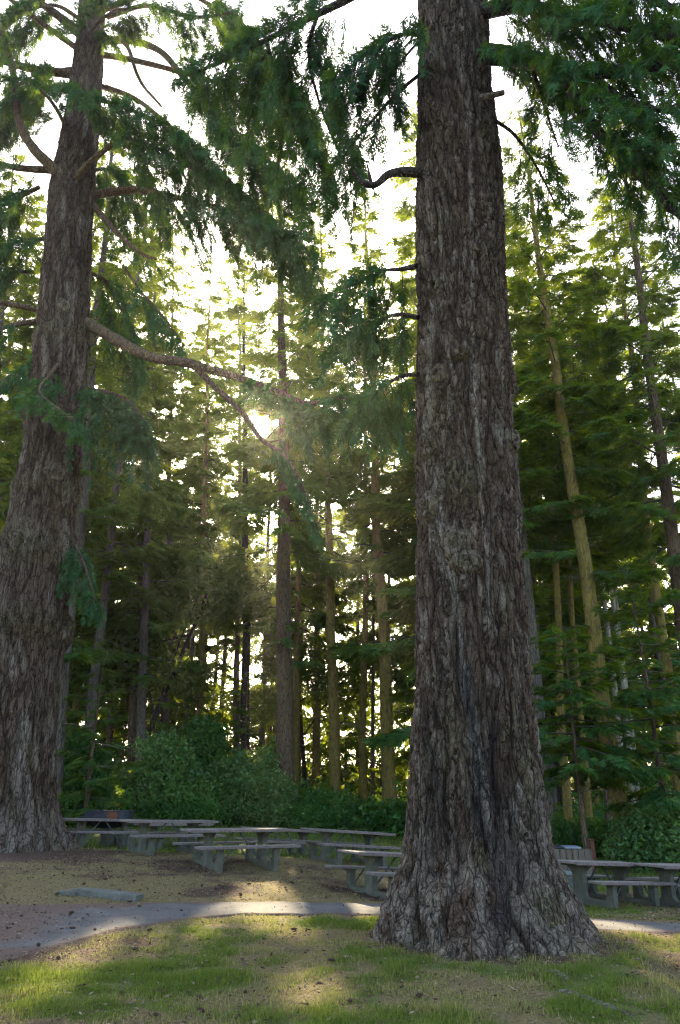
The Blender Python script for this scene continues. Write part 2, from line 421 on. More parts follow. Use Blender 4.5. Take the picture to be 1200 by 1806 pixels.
gg = t.math('ADD', t.attr('green'), t.math('MULTIPLY', t.math('SUBTRACT', n2, .5), .9))
greenc = t.mix(t.ramp(n1, [(.35, 0), (.65, 1)]), (.05, .095, .016), (.12, .145, .03))
k = t.mix(t.math('MULTIPLY', t.ramp(gg, [(.35, 0), (.75, 1)]), .8), k, greenc)
k = t.mix(t.math('MULTIPLY', t.ramp(n3, [(.38, 1), (.50, 0)]), .8), k, (.022, .015, .010))
k = t.mix(t.math('MULTIPLY', t.ramp(n3, [(.60, 0), (.68, 1)]), .6), k, (.38, .30, .17))
M['ground'] = t.principled(k, .97, t.bump(t.math('ADD', t.math('MULTIPLY', n2, .8), t.math('MULTIPLY', n3, .4)), .9, .03), .08)
o = obj('ground', mesh_np('ground', np.stack([GX, GY, GZ], -1), quads, attrs={'green': green_, 'soil': soil_}, smooth=True), M['ground'])
tag(o, kind='structure')

# path
xs = lines([(-16, -7, .6), (-7, 7.4, .11), (7.4, 14, .6)])
NV = 22
vv = np.linspace(0, 1, NV)
lo, hi = path_y(xs)
edge = .07 * pnoise(xs * 1.3, 3.3, .2) + .05 * pnoise(xs * 4.2, 1.3, .2)
edge2 = .06 * pnoise(xs * 1.3, 8.3, .2) + .05 * pnoise(xs * 4.2, 6.3, .2)
PXm = np.repeat(xs[None], NV, 0); PYm = (lo + edge)[None] * (1 - vv[:, None]) + (hi + edge2)[None] * vv[:, None]
PZm = g(PXm, PYm) + .012 + .012 * np.sin(vv * math.pi)[:, None] + .003 * pnoise(PXm * 5, PYm * 5, 3.3) - .045 * (np.minimum(vv, 1 - vv) < .01)[:, None]
idx = np.arange(NV * len(xs)).reshape(NV, len(xs))
pq = np.stack([idx[:-1, :-1], idx[:-1, 1:], idx[1:, 1:], idx[1:, :-1]], -1).reshape(-1, 4)
litter = np.clip(sstep(-2.6, -5.2, PXm + .8 * pnoise(PXm * .8, PYm * 1.4, 4)) + sstep(.22, .0, np.minimum(vv, 1 - vv)[:, None] + .12 * pnoise(PXm * 1.2, PYm * 2, 8)) * .9, 0, 1)
t = NT('path_gravel_asphalt'); c = t.coord(); n1 = t.noise(2.5, 5, .65, c); n2 = t.noise(70, 5, .8, c); n3 = t.noise(22, 5, .7, c)
k = t.mix(t.ramp(n1, [(.35, 0), (.65, 1)]), (.075, .070, .060), (.120, .112, .096))
k = t.mix(t.math('MULTIPLY', t.ramp(n2, [(.4, 1), (.5, 0)]), .6), k, (.045, .043, .042))
k = t.mix(t.math('MULTIPLY', t.ramp(n2, [(.58, 0), (.66, 1)]), .5), k, (.26, .25, .235))
lt = t.math('ADD', t.attr('litter'), t.math('MULTIPLY', t.math('SUBTRACT', n3, .5), 1.6))
k = t.mix(t.math('MULTIPLY', t.ramp(lt, [(.38, 0), (.75, 1)]), .85), k, t.mix(n2, (.06, .035, .024), (.15, .09, .058)))
M['path'] = t.principled(k, .93, t.bump(n2, .5, .01), .2)
o = obj('path', mesh_np('path', np.stack([PXm, PYm, PZm], -1), pq, attrs={'litter': litter}, smooth=True), M['path'])
tag(o, kind='structure')

# ------------------------------------------------------------------ old trunks
def bark_field(cx, sx, z, seed, k=1.0, stretch=1.0):
    w = pnoise(cx * .9 + seed, sx * .9, z * .5) * .30
    w2 = pnoise(cx * 2.6 + seed, sx * 2.6, z * 1.6 + 7) * .07
    a1 = pnoise(cx * 3.4 * k + w * 3 + w2 * 3, sx * 3.4 * k + w * 3, z * .62 * stretch + seed * 1.7)
    a2 = pnoise(cx * 8.5 * k + w2 * 9, sx * 8.5 * k - w2 * 9, z * 2.0 * stretch + seed * 3.1)
    a3 = pnoise(cx * 4.5 + seed, sx * 4.5, z * 8.0 + w2 * 18)
    f1 = np.exp(-np.abs(a1 / .12)**1.3); f2 = np.exp(-np.abs(a2 / .13)**1.3); f3 = np.exp(-(a3 / .09)**2)
    h = 1 - np.clip(np.maximum(np.maximum(f1, .62 * f2), .6 * f3), 0, 1)
    fine = pnoise(cx * 20, sx * 20, z * 11 + seed)
    fine2 = pnoise(cx * 42, sx * 42, z * 26 + seed)
    return h, a1, a2, fine, fine2

def old_trunk(name, parent, Y, edges, zg, ncol, nrow, seed, depth, twist, ztop, painter, lobes=.13):
    zt, cxs, rs = [], [], []
    for py, xl, xr in edges:
        d = dirp(0, py); tt = Y / d[1]
        zt.append(CAM[2] + tt * d[2]); cxs.append(((xl + xr) / 2 - CXP) / F_PX * tt); rs.append((xr - xl) / 2 / F_PX * tt)
    o_ = np.argsort(zt); zt, cxs, rs = np.array(zt)[o_], np.array(cxs)[o_], np.array(rs)[o_]
    zl = np.concatenate([np.linspace(zg - .35, zt[-1], nrow), np.linspace(zt[-1], ztop, 14)[1:]])
    C = np.interp(zl, zt, cxs); Rr = np.interp(zl, zt, rs)
    over = zl > zt[-1]
    slope = (cxs[-1] - cxs[-4]) / (zt[-1] - zt[-4])
    C[over] = cxs[-1] + slope * (zl[over] - zt[-1]); Rr[over] = rs[-1] * (1 - .82 * (zl[over] - zt[-1]) / (ztop - zt[-1]))
    ker = np.ones(9) / 9
    C = np.convolve(np.pad(C, 4, 'edge'), ker, 'valid'); Rr = np.convolve(np.pad(Rr, 4, 'edge'), ker, 'valid')
    nf = int(ncol * .78)
    th = np.concatenate([np.linspace(-105, 105, nf, endpoint=False), np.linspace(105, 255, ncol - nf, endpoint=False)]) * math.pi / 180 - math.pi / 2
    TH, Z = np.meshgrid(th, zl)
    CC = C[:, None]; RR = Rr[:, None]
    Rm = float(np.median(Rr[:nrow]))
    ths = TH + twist(Z)
    c_, s_ = np.cos(ths) * Rm, np.sin(ths) * Rm
    h, a1, a2, fine, fine2 = bark_field(c_, s_, Z, seed)
    zz = np.clip(Z - zg, -.4, None)
    lob = pnoise(np.cos(TH) * 1.6 + seed, np.sin(TH) * 1.6, zz * .25) + .5 * pnoise(np.cos(TH) * 3.6 + seed, np.sin(TH) * 3.6, zz * .5)
    A = lobes * np.exp(-zz / .8) + .02
    bulge = .03 * pnoise(np.cos(TH) * 1.5, np.sin(TH) * 1.5, Z * .9 + seed)
    disp = depth * (h - .75) * (1 + .5 * np.exp(-zz / .8)) + .02 * fine + .011 * fine2
    at, extra = painter(TH, Z, zz, h, a1, a2, fine)
    rad = RR * (1 + A * lob + bulge) + disp + extra
    V = np.stack([CC + np.cos(TH) * rad, Y + np.sin(TH) * rad, Z], -1)
    idx = np.arange(V.shape[0] * V.shape[1]).reshape(V.shape[:2]); nx_ = np.roll(idx, -1, 1)
    q = np.stack([idx[:-1], nx_[:-1], nx_[1:], idx[1:]], -1).reshape(-1, 4)
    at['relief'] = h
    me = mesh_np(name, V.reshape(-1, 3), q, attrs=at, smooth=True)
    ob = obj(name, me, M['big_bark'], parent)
    def surf(px, py):                            # where a sight line meets the trunk
        for Yg in np.linspace(Y - 2, Y, 200):
            q_ = PY(px, py, Yg)
            c0 = np.interp(q_[2], zl, C); r0 = np.interp(q_[2], zl, Rr)
            if (q_[0] - c0)**2 + (Yg - Y)**2 <= r0**2: break
        n_ = np.array([q_[0] - c0, Yg - Y, 0]); return q_, n_ / np.linalg.norm(n_), r0
    return ob, surf

big = empty('old_fir', (1.9, 10.2, 0.0))
tag(big, 'huge furrowed old fir trunk with charred streaks, nearest the camera at right', 'tree')
YB = 10.2
def big_paint(TH, Z, zz, h, a1, a2, fine):
    x = np.cos(TH); fr = sstep(.1, -.3, np.sin(TH))
    nz = pnoise(np.cos(TH) * 3, np.sin(TH) * 3, Z * .7); nz2 = pnoise(np.cos(TH) * 7, np.sin(TH) * 7, Z * 2.2)
    pale = sstep(.34, .52, np.abs(a1)) * sstep(-.1, .25, nz) * .6
    pale = np.maximum(pale, sstep(.40, .6, np.abs(a2)) * .5)
    low = sstep(1.1, .2, zz)
    pale = np.maximum(pale, sstep(1.9, .5, zz) * sstep(-.45, .15, nz2 + .3 * fine) * .5)
    # pale resin streaks running down the face
    for x0, x1, z0, z1, w in ((-.52, -.12, 4.9, 1.6, .05), (-.70, -.58, 6.2, 4.6, .06), (-.12, .05, 2.3, .6, .05), (.02, .18, 8, 4, .04), (.14, .05, 14, 9, .035), (-.3, -.05, 3.2, 1.9, .045)):
        xc = x0 + (x1 - x0) * (Z - z0) / (z1 - z0) + .05 * pnoise(Z * 2.1, x0 * 9, 1.0)
        ins = sstep(z1 - .3, z1 + .2, Z) * sstep(z0 + .3, z0 - .2, Z)
        pale = np.maximum(pale, ins * fr * np.exp(-((x - xc) / w)**2) * sstep(-.35, .1, nz2 + .2) * .9)
    char_and_hollow = np.zeros_like(Z)
    for x0, x1, z0, z1, w, a in ((-.30, -.05, 3.5, .9, .12, .95), (-.78, -.60, 2.6, 1.0, .11, .8), (.12, .02, 2.6, .3, .10, .8), (.25, .3, 1.9, .7, .08, .6), (-.55, -.45, 2.0, 1.0, .10, .6), (.1, -.02, 1.0, .0, .12, .9)):
        xc = x0 + (x1 - x0) * (Z - z0) / (z1 - z0) + .06 * pnoise(Z * 1.6, x0 * 5, 3.0)
        ins = sstep(z1 - .25, z1 + .25, Z) * sstep(z0 + .5, z0 - .3, Z)
        char_and_hollow = np.maximum(char_and_hollow, a * ins * fr * np.exp(-((x - xc) / w)**2) * sstep(-.5, .05, nz2 + .1))
    moss = sstep(.2, .55, nz + .3 * nz2) * .4 + low * .35 * sstep(-.1, .3, nz)
    for x0, z0, s in ((-.62, 7.2, .22), (-.40, 6.0, .28), (-.15, 5.9, .25), (-.78, 6.7, .2), (-.1, 1.0, .12), (.5, .5, .2)):
        moss = np.maximum(moss, .8 * fr * np.exp(-((x - x0) / s)**2 - ((Z - z0) / (s * 1.2))**2))
    extra = np.zeros_like(Z)
    for x0, z0, s, a in ((-.35, 5.95, .22, .05), (-.12, 5.85, .16, .06), (-.70, 6.85, .14, .05), (-.62, 7.7, .15, .04), (.88, 7.9, .2, .06), (-.55, 9.1, .18, .04), (.05, 9.6, .14, .04)):
        dd = ((x - x0) / s)**2 + ((Z - z0) / (s * 1.4))**2
        extra += fr * a * np.exp(-dd) * (1 + 1.5 * fine)
    extra -= .16 * fr * np.exp(-((x - .02) / .06)**2 - ((Z - .12) / .28)**2)      # hollow between two root buttresses
    return {'pale': np.clip(pale, 0, 1), 'char_and_hollow': char_and_hollow, 'moss': np.clip(moss, 0, 1)}, extra
BIG_E = [(-60, 740, 857), (0, 739, 859), (100, 738, 863), (200, 737, 872), (300, 735, 883), (400, 735, 888), (500, 737, 890), (600, 738, 895), (700, 737, 902), (800, 735, 909),
         (900, 734, 914), (1000, 734, 920), (1100, 736, 927), (1200, 734, 935), (1300, 727, 945), (1400, 721, 955), (1450, 717, 964), (1500, 710, 976), (1540, 700, 992), (1580, 684, 1014), (1620, 670, 1040), (1655, 660, 1062), (1690, 655, 1075)]
big_trunk, big_surf = old_trunk('trunk', big, YB, BIG_E, 0.03, 355, 480, 1.3, .10, lambda Z: .045 * Z - .25 * np.exp(-Z / 2.2), 30.0, big_paint)
big_trunk.location = -Vector(big.location)

left = empty('broad_fir', (-8.1, 19.8, .5))
tag(left, 'broad burled fir trunk with many crooked limbs at the left edge', 'tree')
YL = 19.8
def left_paint(TH, Z, zz, h, a1, a2, fine):
    nz = pnoise(np.cos(TH) * 3, np.sin(TH) * 3, Z * .6 + 4); nz2 = pnoise(np.cos(TH) * 7, np.sin(TH) * 7, Z * 2.2)
    low = sstep(1.4, .2, zz)
    pale = sstep(.2, .42, np.abs(a1)) * sstep(-.1, .3, nz) * .6
    pale = np.maximum(pale, low * sstep(-.4, .2, nz2) * .6)
    moss = sstep(.15, .5, nz) * .35
    extra = np.zeros_like(Z)
    for z0, s, a in ((6.0, .38, .30), (8.2, .6, .20), (10.2, .3, .14), (12.7, .3, .12), (15.6, .4, .08)):
        b = np.exp(-((Z - z0 + .25 * nz) / s)**2)
        extra += a * b * (.7 + .8 * nz2 + fine * .5); moss = np.maximum(moss, .6 * b)
    return {'pale': np.clip(pale, 0, 1), 'char_and_hollow': np.zeros_like(Z), 'moss': np.clip(moss, 0, 1)}, extra
LEFT_E = [(-80, 147, 187), (0, 142, 185), (100, 133, 182), (200, 118, 176), (340, 90, 164), (450, 79, 159), (560, 70, 156), (650, 60, 152), (750, 49, 144), (800, 42, 139), (880, 27, 131), (950, 14, 127), (1000, 4, 124),
          (1150, -28, 111), (1200, -34, 101), (1300, -45, 97), (1400, -52, 95), (1440, -58, 99), (1465, -68, 108), (1490, -85, 124), (1515, -105, 140)]
left_trunk, left_surf = old_trunk('trunk', left, YL, LEFT_E, float(g(-8.1, 19.8)), 165, 250, 5.7, .10, lambda Z: .02 * Z, 42.0, left_paint, .10)
left_trunk.location = -Vector(left.location)

# knots on the two old trunks
def knot(tree, surf, px, py, rad, hollow, tall=1.25, stick=.06):
    q_, n_, r0 = surf(px, py); rad *= 1.05; stick *= 1.5
    up = np.array([0, 0, 1.0]); sx = np.cross(up, n_); sx /= np.linalg.norm(sx)
    prof = [(1.7, -.10), (1.35, .02), (1.1, stick * .8), (.92, stick), (.72, stick * (.75 if hollow else .95)), (.55, -.02 if hollow else stick * 1.05), (.3, -.10 if hollow else stick * .95), (.02, -.13 if hollow else stick)]
    n = 18; V = []; F = []
    at = {'relief': [], 'pale': [], 'char_and_hollow': [], 'moss': []}
    for i, (rr, dz) in enumerate(prof):
        for k in range(n):
            a = 2 * math.pi * k / n
            j = 1 + .34 * float(pnoise(math.cos(a) * 1.5 + px, math.sin(a) * 1.5, i * .6))
            p_ = q_ + sx * math.cos(a) * rr * rad * j + up * math.sin(a) * rr * rad * tall * j + n_ * (dz * (1 + .3 * random.uniform(-1, 1)) + .018 * random.uniform(-1, 1))
            V.append(p_)
            at['relief'].append(.25 if i > 4 and hollow else .75 + .2 * random.random()); at['pale'].append(.5 if 3 <= i <= 4 else .1)
            at['char_and_hollow'].append(.85 if hollow and i > 4 else 0); at['moss'].append(random.uniform(.1, .8) if i <= 4 or not hollow else .2)  # hollow knots: the dark of the hole is put into the colour
    for i in range(len(prof) - 1):
        for k in range(n):
            F.append((i * n + k, i * n + (k + 1) % n, (i + 1) * n + (k + 1) % n, (i + 1) * n + k))
    me = mesh_np('knot', np.array(V) - np.array(tree.location), F, attrs=at, smooth=True)
    obj('knot', me, M['big_bark'], tree)
for a in ((843, 440, .075, True), (815, 622, .10, False, .8), (746, 466, .09, True), (767, 506, .085, True), (822, 990, .15, False, .8), (803, 958, .15, False, 1.1), (757, 892, .12, False), (903, 778, .11, True), (775, 660, .10, False), (765, 785, .10, False)):
    knot(big, big_surf, *a)
for a in ((114, 540, .16, False), (100, 835, .2, False), (40, 930, .2, False)):
    knot(left, left_surf, *a)

# ------------------------------------------------------------------ foliage machinery
def spray(npair, seed, width=.09, fork=55, droop=.12):
    """one flat fir spray: a spine with paired twigs, each twig one slim blade"""
    r = np.random.default_rng(seed); Q = []
    def blade(b, d, L, w, roll):
        d = d / np.linalg.norm(d)
        s_ = np.cross([0, 0, 1.0], d); s_ /= np.linalg.norm(s_); u = np.cross(d, s_)
        s_ = s_ * math.cos(roll) + u * math.sin(roll)
        Q.extend([b + s_ * w / 2, b - s_ * w / 2 + d * L * .15, b + d * L + np.array([0, 0, -droop * L * .5])])
    for i in range(npair):
        tt = .04 + .86 * i / npair
        for sd in (-1, 1):
            t2 = tt + (.02 if sd > 0 else .05) + r.uniform(-.02, .02)
            a = R(fork + r.uniform(-12, 12)) * (1 - .3 * t2)
            L = (.50 * (1 - t2)**.7 + .16) * r.uniform(.75, 1.2)
            b = np.array([t2, 0, -droop * t2**2])
            blade(b, np.array([math.cos(a), sd * math.sin(a), r.uniform(-.25, .12)]), L, width * r.uniform(.8, 1.3), r.uniform(-.7, .7))
    blade(np.array([.6, 0, -droop * .3]), np.array([1, r.uniform(-.1, .1), -.2]), .5, width * 1.1, r.uniform(-.5, .5))
    blade(np.array([0, 0, 0]), np.array([1, 0, -.08]), .85, width * .9, 0)
    return np.array(Q)
FAR_T = np.stack([spray(6, s, .105) for s in range(8)])
MID_T = np.stack([spray(8, 20 + s, .085) for s in range(8)])
NEAR_T = np.stack([spray(8, 40 + s, .07, 46) for s in range(8)])

class Leaves:
    def __init__(s): s.p = []; s.d = []; s.u = []; s.s = []; s.t = []
    def add(s, p, d, u, sc, tint):
        s.p.append(p); s.d.append(d); s.u.append(u); s.s.append(sc); s.t.append(tint)
    def centres(s):
        return np.concatenate(s.p) + nrm(np.concatenate(s.d)) * np.concatenate(s.s)[:, None] * .5
    def mesh(s, name, T, origin, cull=True, keep=None):
        p = np.concatenate(s.p); d = nrm(np.concatenate(s.d)); u = np.concatenate(s.u); sc = np.concatenate(s.s); ti = np.concatenate(s.t)
        k = keep if keep is not None else (~in_gap(s.centres()) if cull else np.ones(len(p), bool))
        p, d, u, sc, ti = p[k], d[k], u[k], sc[k], ti[k]
        y = nrm(np.cross(u, d)); z = np.cross(d, y)
        Fm = np.stack([d, y, z], 1) * sc[:, None, None]
        tp = T[rng.integers(0, len(T), len(p))]
        V = np.einsum('nvk,nkj->nvj', tp, Fm) + (p - origin)[:, None, :]
        nv = V.shape[1]
        tint = np.clip(ti[:, None] + rng.normal(0, .10, (len(p), nv // 3)).repeat(3, 1), 0, 1)
        q = np.arange(len(p) * nv).reshape(-1, 3)
        return mesh_np(name, V.reshape(-1, 3), None, q, attrs={'tint': tint})
def stuff(o):
    o['kind'] = 'stuff'; return o
def tubes_np(lines_, rads, n=4):
    V, Q, b = [], [], 0
    for pts, rr in zip(lines_, rads):
        pts = np.asarray(pts, float); d = nrm(np.gradient(pts, axis=0))
        ref = np.where(np.abs(d[:, 2:3]) > .9, np.array([[1.0, 0, 0]]), np.array([[0, 0, 1.0]]))
        a = nrm(np.cross(ref, d)); c2 = np.cross(d, a)
        ang = np.arange(n) * 2 * math.pi / n
        ring = pts[:, None] + (a[:, None] * np.cos(ang)[None, :, None] + c2[:, None] * np.sin(ang)[None, :, None]) * np.asarray(rr)[:, None, None]
        K = len(pts); V.append(ring.reshape(-1, 3))
        i = np.arange(K * n).reshape(K, n) + b; j = np.roll(i, -1, 1)
        Q.append(np.stack([i[:-1], j[:-1], j[1:], i[1:]], -1).reshape(-1, 4)); b += K * n
    return np.concatenate(V), np.concatenate(Q)

UP = np.array([0, 0, 1.0])
def fir_branch(lv, tl, tr, base, az, L, e0, droop, dens, tint, size, w=.36, start=.12, upturn=.15, thick=None):
    dh = np.array([math.sin(az), math.cos(az), 0.0])
    def pos(t):
        t = np.asarray(t)[..., None]
        return base + dh * (L * t * math.cos(e0)) + UP * (L * (t * math.sin(e0) - droop * t**2 + upturn * t**3))
    tt = np.linspace(0, 1, 6)
    tl.append(pos(tt)); r0 = thick or (.012 + .011 * L); tr.append(np.linspace(r0, .006, 6))
    N = max(4, int(dens * L * (L * w + .35)))
    ti = start + (1 - start) * rng.random(N)**.85
    wid = (L * w) * (1 - ti)**.75 * np.minimum(1, (ti - start + .15) * 3) + .05
    sd = np.where(rng.random(N) < .5, -1.0, 1.0); q = rng.random(N)**.8
    sv = np.array([dh[1], -dh[0], 0.0])
    p0 = pos(ti)
    tan = nrm(pos(ti + .03) - p0)
    lat = sd * wid * q
    drop = -np.abs(lat) * (.18 + .25 * rng.random(N)) - .04 * rng.random(N)
    p = p0 + sv * lat[:, None] + UP * drop[:, None] + tan * (np.abs(lat) * .55)[:, None]
    d = tan * .8 + sv * (sd * (.35 + .7 * rng.random(N)))[:, None] + UP * (-.22 - .35 * rng.random(N))[:, None]
    u = UP + rng.normal(0, .28, (N, 3))
    sc = size * (.7 + .6 * rng.random(N))
    lv.add(p - nrm(d) * (sc * .35)[:, None], d, u, sc, np.clip(tint + rng.normal(0, .16, N) + .12 * ti, 0, 1))

def trunk_mesh(name, axis, rads, n, flare=.5, rough=.03):
    axis = np.asarray(axis); K = len(axis)
    ang = np.arange(n) * 2 * math.pi / n
    z = axis[:, 2] - axis[0, 2]
    rr = rads * (1 + flare * np.exp(-z / (1.6 * rads[0] + .1)))
    A, Zz = np.meshgrid(ang, z)
    ns = 1 + rough * 2 * pnoise(np.cos(A) * 2 + axis[0, 0], np.sin(A) * 2 + axis[0, 1], Zz * .8) + .10 * np.exp(-Zz / .8) * pnoise(np.cos(A) * 2.5 + axis[0, 0], np.sin(A) * 2.5, Zz * .3)
    V = axis[:, None] + np.stack([np.cos(A), np.sin(A), 0 * A], -1) * (rr[:, None] * ns)[..., None]
    i = np.arange(K * n).reshape(K, n); j = np.roll(i, -1, 1)
    return mesh_np(name, V.reshape(-1, 3), np.stack([i[:-1], j[:-1], j[1:], i[1:]], -1).reshape(-1, 4), smooth=True)

def fir_parts(H, lean, diam, sides, h0, Lmax, nb, tint, size, dens, dead, low, spread, seed):
    """trunk mesh, branch mesh, leaves and dead-branch mesh of one fir, about its own base"""
    zz = np.concatenate([np.linspace(-.3, 2.5, 8), np.linspace(2.5, H, 22)[1:]])
    wob = np.stack([.10 * pnoise(zz * .12, seed, 1), .10 * pnoise(zz * .12, seed, 5), 0 * zz], -1) * sstep(0, 6, zz)[:, None] * 2
    axis = np.stack([lean[0] * zz, lean[1] * zz, zz], -1) + wob
    rads = diam / 2 * np.maximum(.05, (1 - np.clip(zz, 0, None) / H * .95)**.75)
    tm = trunk_mesh('trunk', axis, rads, sides)
    ax = lambda h: np.array([np.interp(h, zz, axis[:, 0]), np.interp(h, zz, axis[:, 1]), h])
    lv = Leaves(); tl, tr = [], []
    hs = h0 + (H - h0) * (np.arange(nb) + rng.random(nb)) / nb
    ga = rng.random() * 6.28
    for i, h in enumerate(hs):
        f = (h - h0) / (H - h0)
        L = Lmax * (1 - f)**.7 * rng.uniform(.6, 1.15) * min(1, .6 + f * 5) + .4
        fir_branch(lv, tl, tr, ax(h), ga + i * 2.4 + rng.uniform(-.4, .4), L, R(-8 + 30 * f + rng.uniform(-10, 10)), .16 - .05 * f, dens, tint, size * (.8 + .25 * (1 - f)), spread)
    n_low, lo0, lo1 = low
    for i in range(n_low):                        # a few green boughs below the crown
        h = rng.uniform(lo0, lo1)
        fir_branch(lv, tl, tr, ax(h), rng.random() * 6.28, Lmax * rng.uniform(.45, .85), R(-6), .18, dens, tint - .1, size * .9, spread)
    bm_ = mesh_np('branches', *tubes_np(tl, tr, 3))
    dm = None
    if dead:
        dl, dr = [], []
        for i in range(dead):
            h = rng.uniform(max(1.6, h0 * .25), h0 + 3); az = rng.random() * 6.28; L = rng.uniform(.6, 2.4)
            tt = np.linspace(0, 1, 5)[:, None]; dh = np.array([math.sin(az), math.cos(az), 0])
            dl.append(ax(h) + dh * L * tt + UP * (L * (rng.uniform(-.2, .15) * tt - .16 * tt**2))); dr.append(np.linspace(.018, .004, 5))
            for k in range(3):
                t0 = rng.uniform(.3, .8); a2 = az + rng.choice([-1, 1]) * rng.uniform(.5, 1); l2 = L * rng.uniform(.2, .45)
                b = ax(h) + dh * L * t0 - UP * (.16 * t0 * t0 * L); d2 = np.array([math.sin(a2), math.cos(a2), rng.uniform(-.5, .1)])
                dl.append(b + d2 * l2 * np.linspace(0, 1, 3)[:, None]); dr.append(np.linspace(.008, .003, 3))
        dm = mesh_np('dead_branches', *tubes_np(dl, dr, 3))
    return tm, bm_, lv, dm

def fir_tree(name, label, base, lean, H, diam, bark, h0, Lmax, nb, tint, group=None, T=None, size=.75, dens=6.5, dead=14, cat='tree', sides=14, low=(0, 0, 0), spread=.36):
    T = MID_T if T is None else T
    root = empty(name, base); tag(root, label, cat, group)
    tm, bm_, lv, dm = fir_parts(H, lean, diam, sides, h0, Lmax, nb, tint, size, dens, dead, low, spread, base[0])
    obj('trunk', tm, bark, root)
    stuff(obj('branches', bm_, M['twig'], root))
    keep = ~in_gap(lv.centres() + np.array(base))
    stuff(obj('crown', lv.mesh('crown', T, np.zeros(3), keep=keep), M['fir'], root))
    if dm: stuff(obj('dead_branches', dm, M['twig_pale'], root))
    return root

# limbs of the two old trees: traced as limb lines in space, with hanging boughs
def smooth_line(pts, n):
    pts = np.asarray(pts, float); K = len(pts)
    q = np.vstack([2 * pts[0] - pts[1], pts, 2 * pts[-1] - pts[-2]]); out = []
    for t_ in np.linspace(0, K - 1 - 1e-6, n):
        i = int(t_); f = t_ - i; a, b, c_, d_ = q[i], q[i + 1], q[i + 2], q[i + 3]
        out.append(.5 * (2 * b + (c_ - a) * f + (2 * a - 5 * b + 4 * c_ - d_) * f * f + (3 * b - a - 3 * c_ + d_) * f**3))
    return np.array(out)
def limb(tree, pix, r0, r1, fol=(0.2, 1.0), step=.22, sec=1.1, hang=.6, tint=.3, size=.34, bark='bark_brown', T=None, sides=8, lenvar=.35):
    org = np.array(tree.location)
    if tree is left:                               # depths given at the trunk's foot: keep the limb near the trunk's own plane
        kf = float(np.mean([(19.8 + (d - 18) * 1.1) / dirp(x, y)[1] / 18.0 for x, y, d in pix])); r0 *= kf; r1 *= kf; sec *= kf; size *= kf**.6; step *= 1.0 * kf**.5
        line = smooth_line([PY(x, y, 19.8 + (d - 18) * 1.1) for x, y, d in pix], 6 * len(pix))
    else: line = smooth_line([P(*q) for q in pix], 6 * len(pix))
    seg = np.linalg.norm(np.diff(line, axis=0), axis=1); s_ = np.concatenate([[0], np.cumsum(seg)]); Lt = s_[-1]
    V, Q = tubes_np([line - org + .03 * np.stack([pnoise(s_ * .9, pix[0][0], k) for k in range(3)], -1) * np.linspace(0, 1, len(line))[:, None]], [np.linspace(r0, r1, len(line)) * (1 + .12 * pnoise(s_ * 3, 1.1, pix[0][1]))], sides)
    o_ = obj('limb', mesh_np('limb', V, Q, smooth=True), M[bark], tree)
    if fol is None: return o_
    lv = Leaves(); tl, tr = [], []
    n = int((fol[1] - fol[0]) * Lt / step)
    for i in range(n):
        for sd in (-1, 1):
            f = fol[0] + (fol[1] - fol[0]) * (i + rng.random()) / n
            a = f * Lt
            b = np.array([np.interp(a, s_, line[:, k]) for k in range(3)])
            b2 = np.array([np.interp(min(a + .15, Lt), s_, line[:, k]) for k in range(3)]); b1 = np.array([np.interp(max(a - .15, 0), s_, line[:, k]) for k in range(3)])
            tan = (b2 - b1) / np.linalg.norm(b2 - b1)
            sv = np.cross(tan, UP); sv = sv / max(np.linalg.norm(sv), .2) * sd
            l = sec * rng.uniform(1 - lenvar, 1 + lenvar) * (1 - .45 * f)
            tt = np.linspace(0, 1, 5)[:, None]
            dirn = tan * rng.uniform(.25, .8) + sv * rng.uniform(.4, 1) + UP * rng.uniform(-.25, .15) * (1 - hang)
            dirn /= np.linalg.norm(dirn)
            hg = hang * rng.uniform(.7, 1.25)
            pts = b + dirn * l * tt * (1 - .55 * hg * tt) - UP * (l * hg * tt**1.5)
            tl.append(pts); tr.append(np.linspace(.011, .003, 5))
            m = max(3, int(l / .13)); t2 = .12 + .88 * (np.arange(m) + rng.random(m)) / m
            pp = np.stack([np.interp(t2, tt[:, 0], pts[:, k]) for k in range(3)], -1)
            tg = nrm(np.stack([np.interp(np.minimum(t2 + .08, 1.0), tt[:, 0], pts[:, k]) for k in range(3)], -1) - np.stack([np.interp(t2 - .1, tt[:, 0], pts[:, k]) for k in range(3)], -1))
            lat = nrm(np.cross(tg, rng.normal(size=(m, 3))))
            d = tg * .9 + lat * rng.uniform(.2, .9, (m, 1)) - UP * (hg * rng.uniform(.1, .8, (m, 1)))
            sc = size * rng.uniform(.7, 1.35, m) * (1.1 - .4 * t2)
            lv.add(pp, d, UP * .5 + rng.normal(0, .6, (m, 3)), sc, np.clip(tint + rng.normal(0, .15, m), 0, 1))
    V, Q = tubes_np(tl, tr, 3)
    stuff(obj('twigs', mesh_np('twigs', V - org, Q), M['twig'], o_))
    stuff(obj('foliage', lv.mesh('foliage', NEAR_T if T is None else T, org), M['fir_near'], o_))
    return o_

